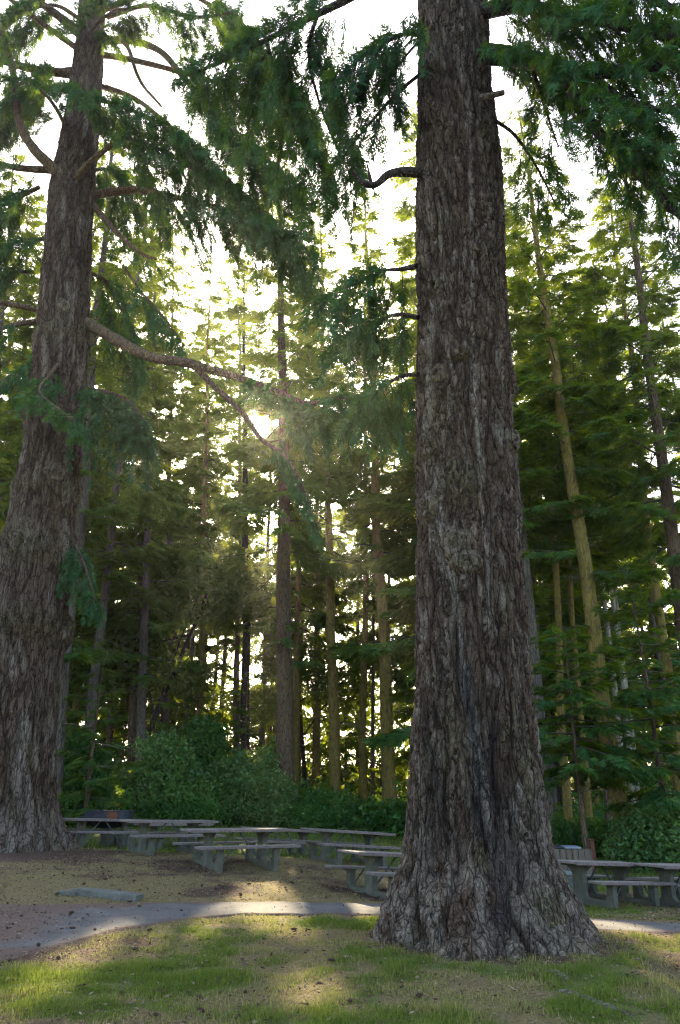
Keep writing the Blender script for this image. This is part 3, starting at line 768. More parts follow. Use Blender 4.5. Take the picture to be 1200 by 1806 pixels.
# ---- left tree limbs
limb(left, [(150, 568, 18.0), (200, 596, 17.4), (262, 628, 16.8), (330, 640, 16.3), (372, 652, 16), (440, 672, 15.8), (500, 697, 15.5), (550, 712, 15.3), (620, 698, 15.2), (690, 712, 15)], .17, .04, (.62, 1.0), .13, 1.9, .75, .28, .40)
limb(left, [(345, 648, 16.2), (382, 685, 16), (428, 728, 15.8), (462, 775, 15.6), (500, 800, 15.5), (530, 850, 15.4), (560, 930, 15.3)], .09, .025, (.55, 1.0), .10, .8, .85, .3, .34)
limb(left, [(155, 345, 18.2), (200, 338, 18), (250, 335, 17.8), (300, 346, 17.5), (380, 365, 17), (460, 395, 16.7), (540, 420, 16.5)], .12, .03, (.3, 1.0), .14, 1.9, .7, .30, .40)
limb(left, [(165, 362, 18.2), (190, 392, 17.9), (215, 418, 17.6), (245, 445, 17.3), (275, 457, 17.1)], .09, .03, (.6, 1.0), .4, 1.2, .8, .25, .32)
limb(left, [(220, 472, 17.4), (250, 515, 17.2), (290, 560, 17), (325, 610, 16.9)], .04, .015, (.2, 1.0), .22, 1.2, .85, .25, .32)
limb(left, [(124, 332, 17.9), (92, 295, 17.5), (60, 262, 17.2), (34, 215, 17), (22, 120, 16.8), (5, 60, 16.6), (-20, 0, 16.5)], .16, .05, (.45, 1.0), .5, 1.0, .6, .3, .36)
limb(left, [(128, 326, 17.7), (150, 295, 17), (185, 265, 16.6), (220, 245, 16.3), (280, 262, 16), (340, 300, 15.8)], .09, .03, (.4, 1.0), .14, 1.5, .65, .35, .38)
limb(left, [(120, 302, 18.2), (40, 297, 18), (-10, 290, 17.8), (-60, 300, 17.6)], .10, .05, (.3, 1.0), .4, 1.2, .75, .3, .36)
limb(left, [(170, 95, 19), (230, 105, 18.6), (300, 122, 18.2), (385, 146, 17.8), (440, 165, 17.5), (500, 190, 17.3)], .09, .025, (.5, 1.0), .12, 1.9, .7, .32, .40)
limb(left, [(185, 72, 19.2), (235, 72, 18.8), (285, 92, 18.3), (325, 138, 17.9), (375, 192, 17.5), (430, 245, 17.2), (480, 290, 17), (530, 330, 16.8)], .11, .03, (.5, 1.0), .13, 2.0, .7, .33, .40)
limb(left, [(180, 65, 19), (222, 78, 18.7), (246, 140, 18.5), (285, 188, 18.2)], .07, .03, None)
limb(left, [(140, 58, 18.5), (95, 22, 18.2), (40, -15, 18)], .13, .07, (.5, 1.0), .4, 1.2, .7)
limb(left, [(150, 95, 18.4), (80, 45, 18), (20, 0, 17.7), (-20, -30, 17.5)], .08, .04, None)
limb(left, [(145, 133, 18.2), (60, 122, 17.8), (10, 110, 17.5), (-40, 105, 17.2)], .12, .05, (.2, 1.0), .3, 1.2, .75, .3, .36)
limb(left, [(92, 550, 18), (35, 540, 17.8), (-15, 530, 17.6)], .09, .06, None)
limb(left, [(92, 564, 18), (30, 572, 17.6), (-15, 584, 17.3)], .08, .05, (.5, 1.0), .3, .9, .7)
limb(left, [(150, 685, 18.2), (185, 690, 18), (225, 705, 17.8), (255, 740, 17.6)], .05, .02, (.05, 1.0), .09, 2.1, .95, .18, .36)
limb(left, [(126, 945, 18), (140, 975, 17.7), (155, 1010, 17.5), (168, 1060, 17.4)], .045, .015, (.1, 1.0), .10, .95, .95, .28, .32)
limb(left, [(105, 640, 17.4), (85, 665, 16.8), (70, 690, 16.4), (100, 720, 16), (135, 745, 15.8)], .05, .02, (.2, 1.0), .10, .9, .55, .42, .32)
limb(left, [(150, 190, 17.6), (125, 165, 16.8), (170, 175, 16.2), (235, 195, 15.9), (310, 235, 15.7), (370, 275, 15.6)], .07, .02, (.15, 1.0), .10, 1.3, .55, .42, .36)
limb(left, [(150, 90, 18.2), (160, 55, 17.5), (200, 20, 17), (240, 15, 16.8)], .06, .02, (.1, 1.0), .11, 1.2, .5, .4, .36)
limb(left, [(125, 240, 17.8), (95, 185, 17.0), (60, 150, 16.6), (20, 150, 16.4)], .06, .02, (.2, 1.0), .12, 1.2, .6, .38, .36)
limb(left, [(105, 420, 18.2), (40, 425, 17.8), (-10, 440, 17.5)], .06, .03, (.2, 1.0), .14, 1.3, .7, .42, .38)
limb(left, [(95, 615, 18.2), (40, 650, 17.9), (-10, 680, 17.6)], .05, .03, (.1, 1.0), .14, 1.2, .7, .42, .38)
limb(left, [(160, 300, 19.6), (195, 300, 20.2), (215, 330, 20.6), (235, 370, 21)], .05, .02, (.0, 1.0), .16, 1.6, .8, .5, .42)
limb(left, [(158, 480, 19.6), (190, 500, 20.4), (220, 560, 21), (250, 640, 21.5)], .05, .02, (.1, 1.0), .2, 1.5, .85, .45, .42)
limb(left, [(190, 30, 19), (260, 10, 18), (340, 30, 17.2), (420, 20, 16.6)], .07, .03, (.4, 1.0), .2, 1.5, .8, .35, .38)
limb(left, [(172, 150, 19.0), (240, 175, 18.6), (320, 240, 18.2), (395, 310, 17.8), (470, 380, 17.5), (540, 470, 17.3)], .08, .02, (.35, 1.0), .13, 1.7, .7, .4, .40)
limb(left, [(175, 20, 19.5), (300, -20, 19.4), (400, 30, 19.2), (480, 110, 19), (560, 210, 18.8)], .08, .02, (.4, 1.0), .13, 1.7, .75, .42, .42)
limb(left, [(70, 330, 18.6), (30, 350, 18.4), (-30, 380, 18.2)], .06, .03, (.1, 1.0), .12, 1.5, .7, .48, .40)
limb(left, [(60, 480, 18.6), (20, 480, 18.4), (-40, 490, 18.2)], .05, .02, (.1, 1.0), .12, 1.5, .75, .48, .40)
limb(left, [(135, 120, 18.6), (90, 130, 18.2), (40, 170, 17.8), (-20, 230, 17.5)], .06, .02, (.15, 1.0), .12, 1.5, .7, .42, .40)
limb(left, [(150, 40, 18.6), (100, 10, 18.2), (50, 20, 17.9), (0, 60, 17.6)], .06, .02, (.2, 1.0), .14, 1.5, .7, .42, .40)
limb(left, [(175, 230, 18.8), (225, 255, 18.9), (270, 320, 19), (300, 400, 19.1)], .05, .015, (.3, 1.0), .16, 1.4, .8, .42, .40)
# ---- near tree limbs
limb(big, [(742, 130, 13.8), (700, 165, 13.9), (655, 215, 14), (610, 270, 14.1), (570, 340, 14.2)], .04, .012, (.3, 1.0), .13, 1.1, .8, .32, .36, 'bark_dark')
limb(big, [(738, 560, 12.0), (700, 555, 12.4), (655, 570, 12.8), (610, 600, 13.2)], .05, .015, (.2, 1.0), .10, 1.4, .75, .34, .36, 'bark_dark')
limb(big, [(738, 660, 11.6), (705, 665, 12.0), (665, 690, 12.4), (640, 730, 12.6)], .04, .012, (.2, 1.0), .11, 1.1, .75, .36, .34, 'bark_dark')
limb(big, [(870, 210, 13.4), (910, 240, 13.6), (950, 300, 13.8), (985, 370, 14)], .04, .015, (.35, 1.0), .14, 1.0, .8, .38, .34, 'bark_dark')
limb(big, [(1060, 250, 11.6), (1110, 250, 11.2), (1160, 270, 10.9), (1220, 300, 10.7)], .05, .02, (.0, 1.0), .10, 1.2, .55, .46, .34, 'bark_dark')
limb(big, [(852, 95, 14.0), (905, 100, 13.3), (960, 112, 12.7), (1000, 128, 12.2), (1060, 128, 11.7), (1130, 120, 11.2), (1210, 110, 10.8)], .20, .06, (.05, 1.0), .10, 1.5, .55, .42, .34, 'bark_dark')
limb(big, [(995, 125, 12.2), (1010, 160, 12), (1030, 200, 11.7), (1080, 260, 11.3), (1130, 310, 11), (1190, 370, 10.8), (1240, 420, 10.6)], .11, .05, (.15, .9), .16, 1.2, .6, .38, .34, 'bark_dark')
limb(big, [(850, 20, 14.6), (920, 10, 13.6), (1000, 30, 12.6), (1080, 40, 11.8), (1160, 60, 11.2), (1240, 90, 10.8)], .16, .05, (.08, 1.0), .10, 1.5, .5, .48, .34, 'bark_dark')
limb(big, [(860, -40, 15), (960, -60, 13.6), (1060, -40, 12.4), (1150, 0, 11.6), (1230, 40, 11)], .14, .05, (.15, 1.0), .12, 1.5, .55, .42, .34, 'bark_dark')
limb(big, [(1040, 128, 11.9), (1090, 170, 11.2), (1140, 190, 10.7), (1200, 200, 10.4)], .07, .03, (.0, 1.0), .10, 1.3, .5, .48, .32, 'bark_dark')
limb(big, [(930, 106, 13), (950, 150, 13.1), (965, 200, 13.2), (985, 260, 13.3)], .04, .015, (.1, 1.0), .16, 1.0, .85, .3, .32, 'bark_dark')
limb(big, [(742, 305, 13.0), (712, 303, 12.9), (685, 308, 12.8), (662, 326, 12.7), (640, 322, 12.6), (622, 300, 12.6)], .10, .03, None, bark='bark_dark')
limb(big, [(655, 322, 12.7), (650, 300, 12.7), (645, 282, 12.7)], .035, .008, None, bark='bark_dark')
limb(big, [(745, 60, 14.2), (715, 60, 13.9), (680, 75, 13.7), (640, 100, 13.5), (595, 140, 13.3)], .05, .015, (.05, 1.0), .08, 1.5, .85, .12, .36, 'bark_dark')
limb(big, [(742, 70, 14.1), (715, 100, 13.9), (690, 140, 13.8), (688, 190, 13.7)], .03, .01, (.25, 1.0), .12, 1.15, .9, .12, .34, 'bark_dark')
limb(big, [(742, -50, 15), (680, -35, 15.2), (600, 5, 15.4), (520, 45, 15.7), (430, 90, 16), (345, 128, 16.2)], .12, .03, (.3, 1.0), .11, 1.7, .75, .30, .38, 'bark_dark')
limb(big, [(560, 25, 15.6), (545, 90, 15.8), (560, 170, 16), (590, 250, 16.2), (630, 330, 16.3)], .05, .015, (.0, 1.0), .14, 1.7, .8, .32, .40, 'bark_dark')
limb(big, [(470, 70, 16), (490, 150, 16.2), (520, 230, 16.5), (560, 300, 16.6)], .05, .015, (.0, 1.0), .16, 1.7, .8, .38, .40, 'bark_dark')
limb(big, [(735, 470, 12.2), (705, 475, 12.4), (670, 480, 12.6), (590, 520, 13.0)], .05, .015, (.15, 1.0), .10, 1.7, .75, .32, .36, 'bark_dark')
limb(big, [(850, 172, 12.9), (870, 168, 12.7), (890, 163, 12.6)], .06, .045, None, bark='bark_grey')
# surface roots
for ang, l0, r0 in ((-160, 1.0, .17), (-140, .8, .15), (-122, 1.05, .18), (-103, .75, .15), (-88, .95, .16), (-70, .85, .17), (-52, 1.1, .2), (-38, .9, .17), (-24, .7, .14)):
    a = R(ang + rng.uniform(-5, 5)); dd = np.array([math.cos(a), math.sin(a), 0]); sd_ = np.array([-dd[1], dd[0], 0]); c0 = np.array([1.86, 10.2, 0]); pts = []
    for f in np.linspace(0, 1, 7):
        q = c0 + dd * (.98 + l0 * .8 * f) + sd_ * (.10 * math.sin(f * 4 + ang)); q[2] = float(g(q[0], q[1])) + .20 * (1 - f)**2 - .06 - .09 * f; pts.append(q)
    line = smooth_line(pts, 22); sc_ = np.linspace(0, 1, 22)
    V, Q = tubes_np([line - np.array(big.location)], [r0 * (1.1 - .85 * sc_) * (1 + .22 * pnoise(sc_ * 6, ang, 2))], 14)
    Vw = V + np.array(big.location); nn = pnoise(Vw[:, 0] * 14, Vw[:, 1] * 14, Vw[:, 2] * 14); ax_ = np.repeat(line - np.array(big.location), 14, 0)
    V = ax_ + (V - ax_) * (1 + .22 * nn[:, None])
    me = mesh_np('root', V, Q, attrs={'relief': np.clip(.65 + .6 * nn, 0, 1), 'pale': np.clip(.45 + .9 * nn, 0, .9), 'char_and_hollow': np.zeros(len(V)), 'moss': np.full(len(V), .35)}, smooth=True)
    obj('root', me, M['big_bark'], big)
for pts, r0 in (([(975, 1745), (1010, 1755), (1045, 1768), (1090, 1785), (1130, 1800)], .06), ([(960, 1712), (985, 1720), (1005, 1730)], .06)):
    w = [on_ground(*q) - np.array([0, 0, .02]) for q in pts]
    line = smooth_line(w, 16)
    V, Q = tubes_np([line - np.array(big.location)], [r0 * np.sin(np.linspace(.25, math.pi - .25, 16))**.6 * (1 + .25 * pnoise(np.arange(16) * .7, 2, 2))], 10)
    obj('root', mesh_np('root', V, Q, smooth=True), M['bark_grey'], big)

# ------------------------------------------------------------------ the wood behind
def base_at(px, py, depth):
    q = P(px, py, depth); return (float(q[0]), float(q[1]), float(g(q[0], q[1])))
def lean_to(base, px2, py2):
    q = PY(px2, py2, base[1]); return ((q[0] - base[0]) / (q[2] - base[2]), 0.0)
MAIN = [  # name, label, base px, depth, second trunk point, diameter, height, bark, crown start, longest branch, branches, tint, low boughs
 ('fir_tree', 'grey-brown fir trunk rising straight behind the middle picnic tables', (505, 1455), 31, (497, 600), .84, 37, 'bark_brown', 13, 3.6, 62, .35, (3, 7, 12)),
 ('fir_tree', 'dark fir trunk half hidden just left of the straight grey-brown fir', (436, 1400), 42, (432, 800), .62, 36, 'bark_dark', 12, 3.4, 50, .4, (2, 8, 11)),
 ('fir_tree', 'thin mossy yellow fir trunk above the rounded shrubs at left', (352, 1390), 40, (363, 810), .45, 34, 'bark_moss', 13, 3.0, 48, .45, (3, 7, 12)),
 ('fir_tree', 'pale grey-brown fir trunk midway between the straight fir and the mossy yellow trunks', (592, 1440), 36, (578, 900), .62, 36, 'bark_moss', 14, 3.4, 52, .4, (2, 8, 12)),
 ('fir_tree', 'slim mossy fir trunk just left of the thickest mossy yellow trunk', (641, 1425), 38, (643, 850), .46, 34, 'bark_moss', 15, 3.0, 46, .45, (0, 0, 0)),
 ('fir_tree', 'very thin grey fir trunk squeezed beside the mossy yellow trunks', (657, 1420), 44, (659, 1000), .30, 28, 'bark_grey', 14, 2.4, 40, .45, (0, 0, 0)),
 ('fir_tree', 'thickest mossy yellow fir trunk, beside the left edge of the huge trunk', (689, 1432), 34, (665, 850), .72, 36, 'bark_moss', 15, 3.5, 54, .4, (2, 8, 13)),
 ('fir_tree', 'leaning thin dark fir trunk nearly hidden by the huge trunk', (672, 1400), 48, (694, 850), .32, 32, 'bark_dark', 14, 2.8, 44, .45, (0, 0, 0)),
 ('fir_tree', 'grey fir trunk rising from behind the rounded shrub at left', (250, 1400), 34, (262, 900), .50, 32, 'bark_grey', 10, 3.2, 48, .45, (5, 4, 10)),
 ('fir_tree', 'dark fir trunk touching the grey trunk behind the left shrub', (233, 1400), 36, (250, 900), .46, 33, 'bark_brown', 12, 3.2, 46, .4, (3, 5, 11)),
 ('fir_tree', 'slim grey fir trunk left of the two trunks behind the shrub', (150, 1400), 32, (186, 1050), .52, 33, 'bark_grey', 11, 3.2, 46, .4, (4, 4, 10)),
 ('fir_tree', 'mossy grey fir trunk standing close behind the broad burled trunk', (92, 1430), 25, (135, 950), .62, 34, 'bark_grey', 13, 3.4, 50, .45, (3, 6, 11)),
 ('fir_tree', 'brown-based fir with mossy yellow upper trunk behind the right picnic table', (1108, 1520), 22.5, (958, 500), .62, 31, 'bark_moss', 14.5, 3.0, 52, .42, (3, 7, 12)),
 ('fir_tree', 'whitish thin fir trunk, leftmost of three pale stems at right', (1100, 1430), 33, (1046, 800), .34, 29, 'bark_pale', 15, 2.4, 42, .45, (0, 0, 0)),
 ('fir_tree', 'whitish thin fir trunk, middle one of three pale stems at right', (1115, 1430), 35, (1061, 870), .34, 29, 'bark_pale', 15, 2.4, 42, .5, (0, 0, 0)),
 ('fir_tree', 'whitish thin fir trunk, rightmost of three pale stems at right', (1126, 1440), 36, (1073, 910), .32, 28, 'bark_pale', 14, 2.4, 40, .45, (0, 0, 0)),
 ('fir_tree', 'mossy yellow fir trunk near the right edge of the view', (1212, 1500), 26, (1106, 580), .46, 32, 'bark_moss', 14, 3.2, 50, .4, (5, 5, 12)),
 ('fir_tree', 'dark brown fir trunk leaning in from the right edge', (1262, 1540), 22, (1150, 690), .62, 30, 'bark_brown', 11, 3.4, 50, .35, (6, 4, 10)),
 ('fir_tree', 'brown fir trunk just right of the huge trunk above the bin enclosure', (972, 1500), 24, (958, 1340), .42, 27, 'bark_grey', 12, 2.6, 42, .45, (2, 8, 11)),
 ('fir_tree', 'mossy fir stem between the bin enclosure and the right picnic table', (1006, 1500), 27, (998, 1350), .36, 29, 'bark_moss', 13, 2.6, 42, .45, (0, 0, 0)),
 ('fir_tree', 'thin mossy fir stem above the middle of the right picnic table', (1042, 1480), 30, (1032, 1350), .32, 29, 'bark_moss', 13, 2.5, 40, .45, (0, 0, 0)),
 ('fir_tree', 'thin brown fir stem just left of the brown-based fir', (1075, 1480), 29, (1066, 1350), .26, 27, 'bark_brown', 13, 2.4, 38, .45, (0, 0, 0)),
]
MAIN += [
 ('fir_tree', 'tall fir whose crown fills the gap right of the burled trunk', (296, 1410), 41, (300, 900), .46, 41, 'bark_grey', 12, 3.8, 62, .55, (1, 8, 11)),
 ('fir_tree', 'tall fir just left of the dark half-hidden trunk', (418, 1410), 45, (420, 900), .46, 43, 'bark_grey', 13, 3.8, 62, .55, (0, 0, 0)),
 ('fir_tree', 'tall fir crown rising between the central trunk and the huge one', (560, 1410), 46, (558, 900), .44, 44, 'bark_moss', 14, 3.8, 62, .55, (0, 0, 0)),
 ('fir_tree', 'fir with low green boughs just left of the burled trunk', (18, 1440), 27, (40, 700), .42, 29, 'bark_brown', 6, 3.6, 60, .5, (4, 3, 7)),
 ('fir_tree', 'fir mostly outside the view, left of the burled trunk', (-70, 1450), 25, (-10, 700), .48, 30, 'bark_grey', 6, 3.6, 60, .5, (4, 3, 7)),
 ('fir_tree', 'slim fir seen through the gap right of the burled trunk', (190, 1430), 38, (205, 800), .40, 31, 'bark_brown', 9, 3.4, 58, .5, (2, 5, 9)),
]
TREE_XY = [(2.3, 10.2), (-8.1, 19.8)]
for nm, lb, bp, dp, p2, dm, H, bk, h0, Lm, nb, ti, lowb in MAIN:
    b = base_at(bp[0], bp[1], dp)
    TREE_XY.append(b[:2])
    fir_tree(nm, lb, b, lean_to(b, *p2), H + (5 if dp > 30 else 2), dm, M[bk], h0 * .92, Lm * 1.15, int(nb * 1.25), ti, T=MID_T if dp < 30 else FAR_T, size=.66 if dp < 30 else .82, dens=10.5 if dp < 30 else 7.6, dead=12, low=lowb, spread=.38)

# fillers between and behind them
FILL = []
tries = 0
while len(FILL) < 32 and tries < 6000:
    tries += 1
    Yf = rng.uniform(30, 60); Xf = rng.uniform(-1, 1) * (Yf * .50 + 3)
    if min(math.hypot(Xf - a, Yf - b) for a, b in TREE_XY) < 3.3: continue
    if abs(Xf - SUN[0] / SUN[1] * Yf) < .9: continue
    if 290 < CXP + F_PX * Xf / (Yf * 1.1) < 740 and Yf < 43: continue
    TREE_XY.append((Xf, Yf)); FILL.append((Xf, Yf))
FILL.sort(key=lambda q: q[1])
VAR = []
for v in range(6):
    tm, bm_, lv, dm = fir_parts(rng.uniform(38, 47), (rng.normal(0, .012), rng.normal(0, .01)), rng.uniform(.34, .55), 9, rng.uniform(4.5, 8) if v < 3 else rng.uniform(10, 13.5), rng.uniform(3.8, 4.8), 84, rng.uniform(.35, .62), .92, 7.0, 6 if v < 3 else 16, (3, 2.5, 7) if v < 3 else (1, 5, 9), .38, v * 7.7)
    VAR.append((tm, bm_, lv, dm, lv.mesh('crown', FAR_T, np.zeros(3), cull=False)))
ORD = ['leftmost', 'second', 'third', 'fourth', 'fifth', 'sixth', 'seventh', 'eighth', 'ninth', 'tenth', 'eleventh', 'twelfth', 'thirteenth', 'fourteenth', 'fifteenth', 'sixteenth', 'seventeenth', 'eighteenth', 'nineteenth', 'twentieth', 'twenty-first', 'twenty-second', 'twenty-third', 'twenty-fourth', 'twenty-fifth', 'twenty-sixth', 'twenty-seventh', 'twenty-eighth', 'twenty-ninth', 'thirtieth', 'thirty-first', 'thirty-second', 'thirty-third', 'thirty-fourth']
FILL.sort(key=lambda q: q[0] / q[1])
for i, (Xf, Yf) in enumerate(FILL):
    z = float(g(Xf, Yf)); v = VAR[i % 3 + (3 if 300 < CXP + F_PX * Xf / (Yf * .93) < 740 else 0)]; bk = ['bark_grey', 'bark_moss', 'bark_brown'][(i // 2) % 3]
    rz = rng.random() * 6.28
    root = empty('background_fir', (Xf, Yf, z), rz)
    lb = 'leftmost of the dim background firs deep in the wood' if i == 0 else 'rightmost of the dim background firs deep in the wood' if i == len(FILL) - 1 else ORD[i] + ' from the left of the dim background firs deep in the wood'
    tag(root, lb, 'tree', 'firs deep in the wood')
    o = bpy.data.objects.new('trunk', v[0]); col.objects.link(o); o.parent = root
    if not v[0].materials: v[0].materials.append(M[bk])
    o.material_slots[0].link = 'OBJECT'; o.material_slots[0].material = M[bk]
    stuff(obj('branches', v[1], M['twig'], root))
    Cw = v[2].centres(); c_, s_ = math.cos(rz), math.sin(rz)
    gap = in_gap(np.stack([Cw[:, 0] * c_ - Cw[:, 1] * s_ + Xf, Cw[:, 0] * s_ + Cw[:, 1] * c_ + Yf, Cw[:, 2] + z], -1))
    stuff(obj('crown', v[4] if gap.mean() < .006 else v[2].mesh('crown', FAR_T, np.zeros(3), keep=~gap), M['fir'], root))
    stuff(obj('dead_branches', v[3], M['twig_pale'], root))

# low young firs whose layered boughs hang over the tables' edge
def young_fir(label, px, py, depth, H, Lm, nb, tint, h0=.6, diam=.16, dens=9):
    b = base_at(px, py, depth)
    fir_tree('young_fir', label, b, (rng.normal(0, .01), 0), H, diam, M['bark_brown'], h0, Lm, nb, tint, 'young firs under the old ones', MID_T, .52, dens * 1.5, 3, sides=8)
young_fir('young hemlock-like fir with layered drooping boughs beside the huge trunk at right', 1035, 1500, 21, 7.2, 2.4, 40, .22, 2.6, .2, 10)
young_fir('young fir with dark layered boughs at the right edge of the view', 1180, 1480, 21.5, 9.5, 2.2, 46, .22, 1.6, .2)
young_fir('small young fir poking above the shrubs next to the burled trunk', 150, 1440, 25, 6.4, 1.3, 30, .3)
young_fir('young fir in shade right behind the straight grey-brown fir', 430, 1430, 35, 7.0, 1.8, 36, .3, 1.5)
young_fir('young fir growing between the thickest mossy trunk and the pale grey-brown one', 610, 1430, 40, 5.5, 1.6, 30, .35, 1.0)
young_fir('young fir filling the gap under the thin mossy trunk at left', 330, 1430, 37, 8.5, 2.0, 40, .35, 2)
young_fir('young fir standing behind the whitish stems at right', 1120, 1450, 38, 11, 2.5, 46, .4, 2)
young_fir('tall young fir behind the bin enclosure', 965, 1450, 32, 12, 2.4, 46, .42, 4)
young_fir('young fir at the far left beyond the burled trunk', -10, 1440, 30, 12, 2.8, 46, .4, 2)
young_fir('young fir catching light left of the middle shrubs', 205, 1420, 40, 13, 2.6, 46, .5, 4)

# ------------------------------------------------------------------ broad-leaved shrubs and trees
def leaf_template(seed):
    r = np.random.default_rng(seed); Q = []
    for k in range(6):
        a = r.uniform(0, 6.28); d = np.array([math.cos(a), math.sin(a), r.uniform(-.6, .5)]); d /= np.linalg.norm(d)
        b = d * r.uniform(.1, .5); s_ = np.cross(d, r.normal(size=3)); s_ /= np.linalg.norm(s_)
        L = r.uniform(.5, .8); w = L * .75
        Q.extend([b + s_ * w * .5 + d * L * .3, b - s_ * w * .5 + d * L * .12, b + d * L + np.array([0, 0, -.12 * L])])
    return np.array(Q)
LEAF_T = np.stack([leaf_template(s) for s in range(8)])
def clump_points(n, lumps_):
    """points near the skin of overlapping lobes"""
    out = []
    tot = sum(r[0] * r[2] for _, r in lumps_)
    for c_, r_ in lumps_:
        k = int(n * r_[0] * r_[2] / tot)
        v = nrm(rng.normal(size=(k, 3))); rad = .45 + .6 * rng.random((k, 1))**.55
        wob_ = 1 + .28 * pnoise(v[:, 0] * 2.2 + c_[0], v[:, 1] * 2.2 + c_[1], v[:, 2] * 2.2 + c_[2])[:, None]
        out.append(c_ + v * rad * wob_ * np.array(r_))
    return np.concatenate(out)
def shrub(name, label, base, lobes, n, size, mat='shrub', tint=.35, group=None, stems=7, cat='shrub'):
    root = empty(name, base); tag(root, label, cat, group); b = np.array(base)
    pts = clump_points(n, [(b + np.array(c_), np.array(r_, float)) for c_, r_ in lobes])
    pts = pts[pts[:, 2] > g(pts[:, 0], pts[:, 1]) + .02]
    lv = Leaves(); m = len(pts)
    top = np.array(lobes[0][0])[2] + lobes[0][1][2]
    tn = np.clip(tint + rng.normal(0, .18, m) + .55 * pnoise(pts[:, 0] * 1.1, pts[:, 1] * 1.1, pts[:, 2] * 1.1), 0, 1)
    lv.add(pts, rng.normal(size=(m, 3)) + np.array([0, 0, -.2]), UP + rng.normal(0, .5, (m, 3)), size * (.7 + .6 * rng.random(m)), tn)
    stuff(obj('leaves', lv.mesh('leaves', LEAF_T, b), M[mat], root))
    tl, tr = [], []
    for i in range(stems):
        c_, r_ = lobes[i % len(lobes)]
        e = np.array(c_) + rng.normal(0, .5, 3) * np.array(r_) * .9
        s0 = rng.normal(0, .15, 3) * np.array([1, 1, 0]); mid = (s0 + e) / 2 + rng.normal(0, .2, 3)
        tl.append(smooth_line([s0 - np.array([0, 0, .1]), mid, e], 8)); tr.append(np.linspace(.03, .008, 8))
    stuff(obj('stems', mesh_np('stems', *tubes_np(tl, tr, 5), smooth=True), M['twig'], root))
    return root
def lob(cx, cz, rx, ry, rz, cy_=0): return ((cx, cy_, cz), (rx, ry, rz))
shrub('rounded_shrub', 'large rounded leafy shrub behind the leftmost picnic tables', base_at(272, 1425, 29), [lob(0, 1.7, 1.7, 1.3, 1.6), lob(-1.0, 1.0, 1.3, 1.1, 1.1), lob(1.1, 1.0, 1.2, 1.1, 1.2), lob(.3, 2.6, 1.0, .9, .9)], 5200, .22, 'shrub_light', .5)
shrub('rounded_shrub', 'dark leafy shrub left of the straight grey-brown fir', base_at(430, 1430, 30), [lob(0, 1.5, 1.6, 1.2, 1.4), lob(-1.0, .9, 1.1, 1, 1.1), lob(1.0, 1.0, 1.1, 1, 1.2), lob(.4, 2.5, .9, .8, .9)], 4600, .21, 'shrub_light', .35)
shrub('rounded_shrub', 'deep green shrub beside the base of the burled trunk', base_at(140, 1430, 27), [lob(0, 1.4, 1.2, 1.1, 1.5), lob(.9, .9, 1.0, 1, 1.0), lob(-.5, 2.6, .8, .8, .9)], 4000, .19, 'shrub', .25)
shrub('rounded_shrub', 'shaded shrub behind the gap between the two rounded shrubs', base_at(345, 1420, 33), [lob(0, 1.8, 1.5, 1.2, 1.9), lob(.2, 3.4, 1.1, 1, 1.2)], 3400, .24, 'shrub', .35)
shrub('low_shrub', 'low ferny shrub at the foot of the thickest mossy trunk', base_at(660, 1450, 32), [lob(0, .6, 1.9, 1, .8), lob(1.5, .5, 1.3, 1, .7), lob(-1.6, .5, 1.3, 1, .7)], 3200, .18, 'shrub', .35)
shrub('low_shrub', 'low shrub just right of the straight grey-brown fir', base_at(570, 1448, 31), [lob(0, .7, 1.5, 1, .9), lob(-1, .5, 1, 1, .7)], 2400, .18, 'shrub', .3)
shrub('low_shrub', 'grey-green shrub behind the picnic table at the right edge', base_at(1170, 1505, 21), [lob(0, .8, 1.4, 1.1, .95), lob(1.2, 1.0, 1.2, 1, 1.1), lob(-.8, .4, .9, .9, .5)], 3800, .17, 'shrub_light', .4)
shrub('low_shrub', 'low green shrub behind the bin enclosure', base_at(1030, 1495, 24), [lob(0, .5, 1.5, .9, .7), lob(-1.2, .5, 1, .9, .8), lob(1.4, .5, 1.2, .9, .6)], 3000, .17, 'shrub', .3)
shrub('low_shrub', 'leafy growth along the lawn edge behind the charcoal grill', base_at(175, 1448, 28), [lob(0, .45, 2.4, .7, .6), lob(3.0, .45, 2.0, .7, .55), lob(-2.5, .5, 1.6, .7, .6)], 3600, .16, 'shrub', .35)
shrub('low_shrub', 'leafy growth along the lawn edge behind the middle tables', base_at(420, 1452, 30), [lob(0, .4, 2.0, .7, .5), lob(2.6, .35, 1.6, .7, .45)], 2400, .16, 'shrub', .35)

def fern(label, px, py, depth, n=11, L=.8):
    b = base_at(px, py, depth); root = empty('fern', b); tag(root, label, 'fern', 'ferns along the lawn edge')
    for i in range(n):
        az = 6.283 * i / n + rng.uniform(-.2, .2); l = L * rng.uniform(.75, 1.15); dh = np.array([math.cos(az), math.sin(az), 0]); sv = np.array([-dh[1], dh[0], 0])
        V, T_ = [], []
        for k in range(14):
            f = .08 + .9 * k / 14; c_ = dh * l * f * .85 + UP * (l * (1.05 * f - .75 * f * f)); w = .24 * l * math.sin(math.pi * (f * .85 + .12))
            for sd in (-1, 1):
                i0 = len(V); V += [c_, c_ + dh * l * .06, c_ + sv * sd * w + dh * l * .05 - UP * .03]; T_.append((i0, i0 + 1, i0 + 2))
        stuff(obj('frond', mesh_np('frond', np.array(V), None, T_, attrs={'tint': np.full(len(V), rng.uniform(.3, .9))}), M['shrub_light'], root))
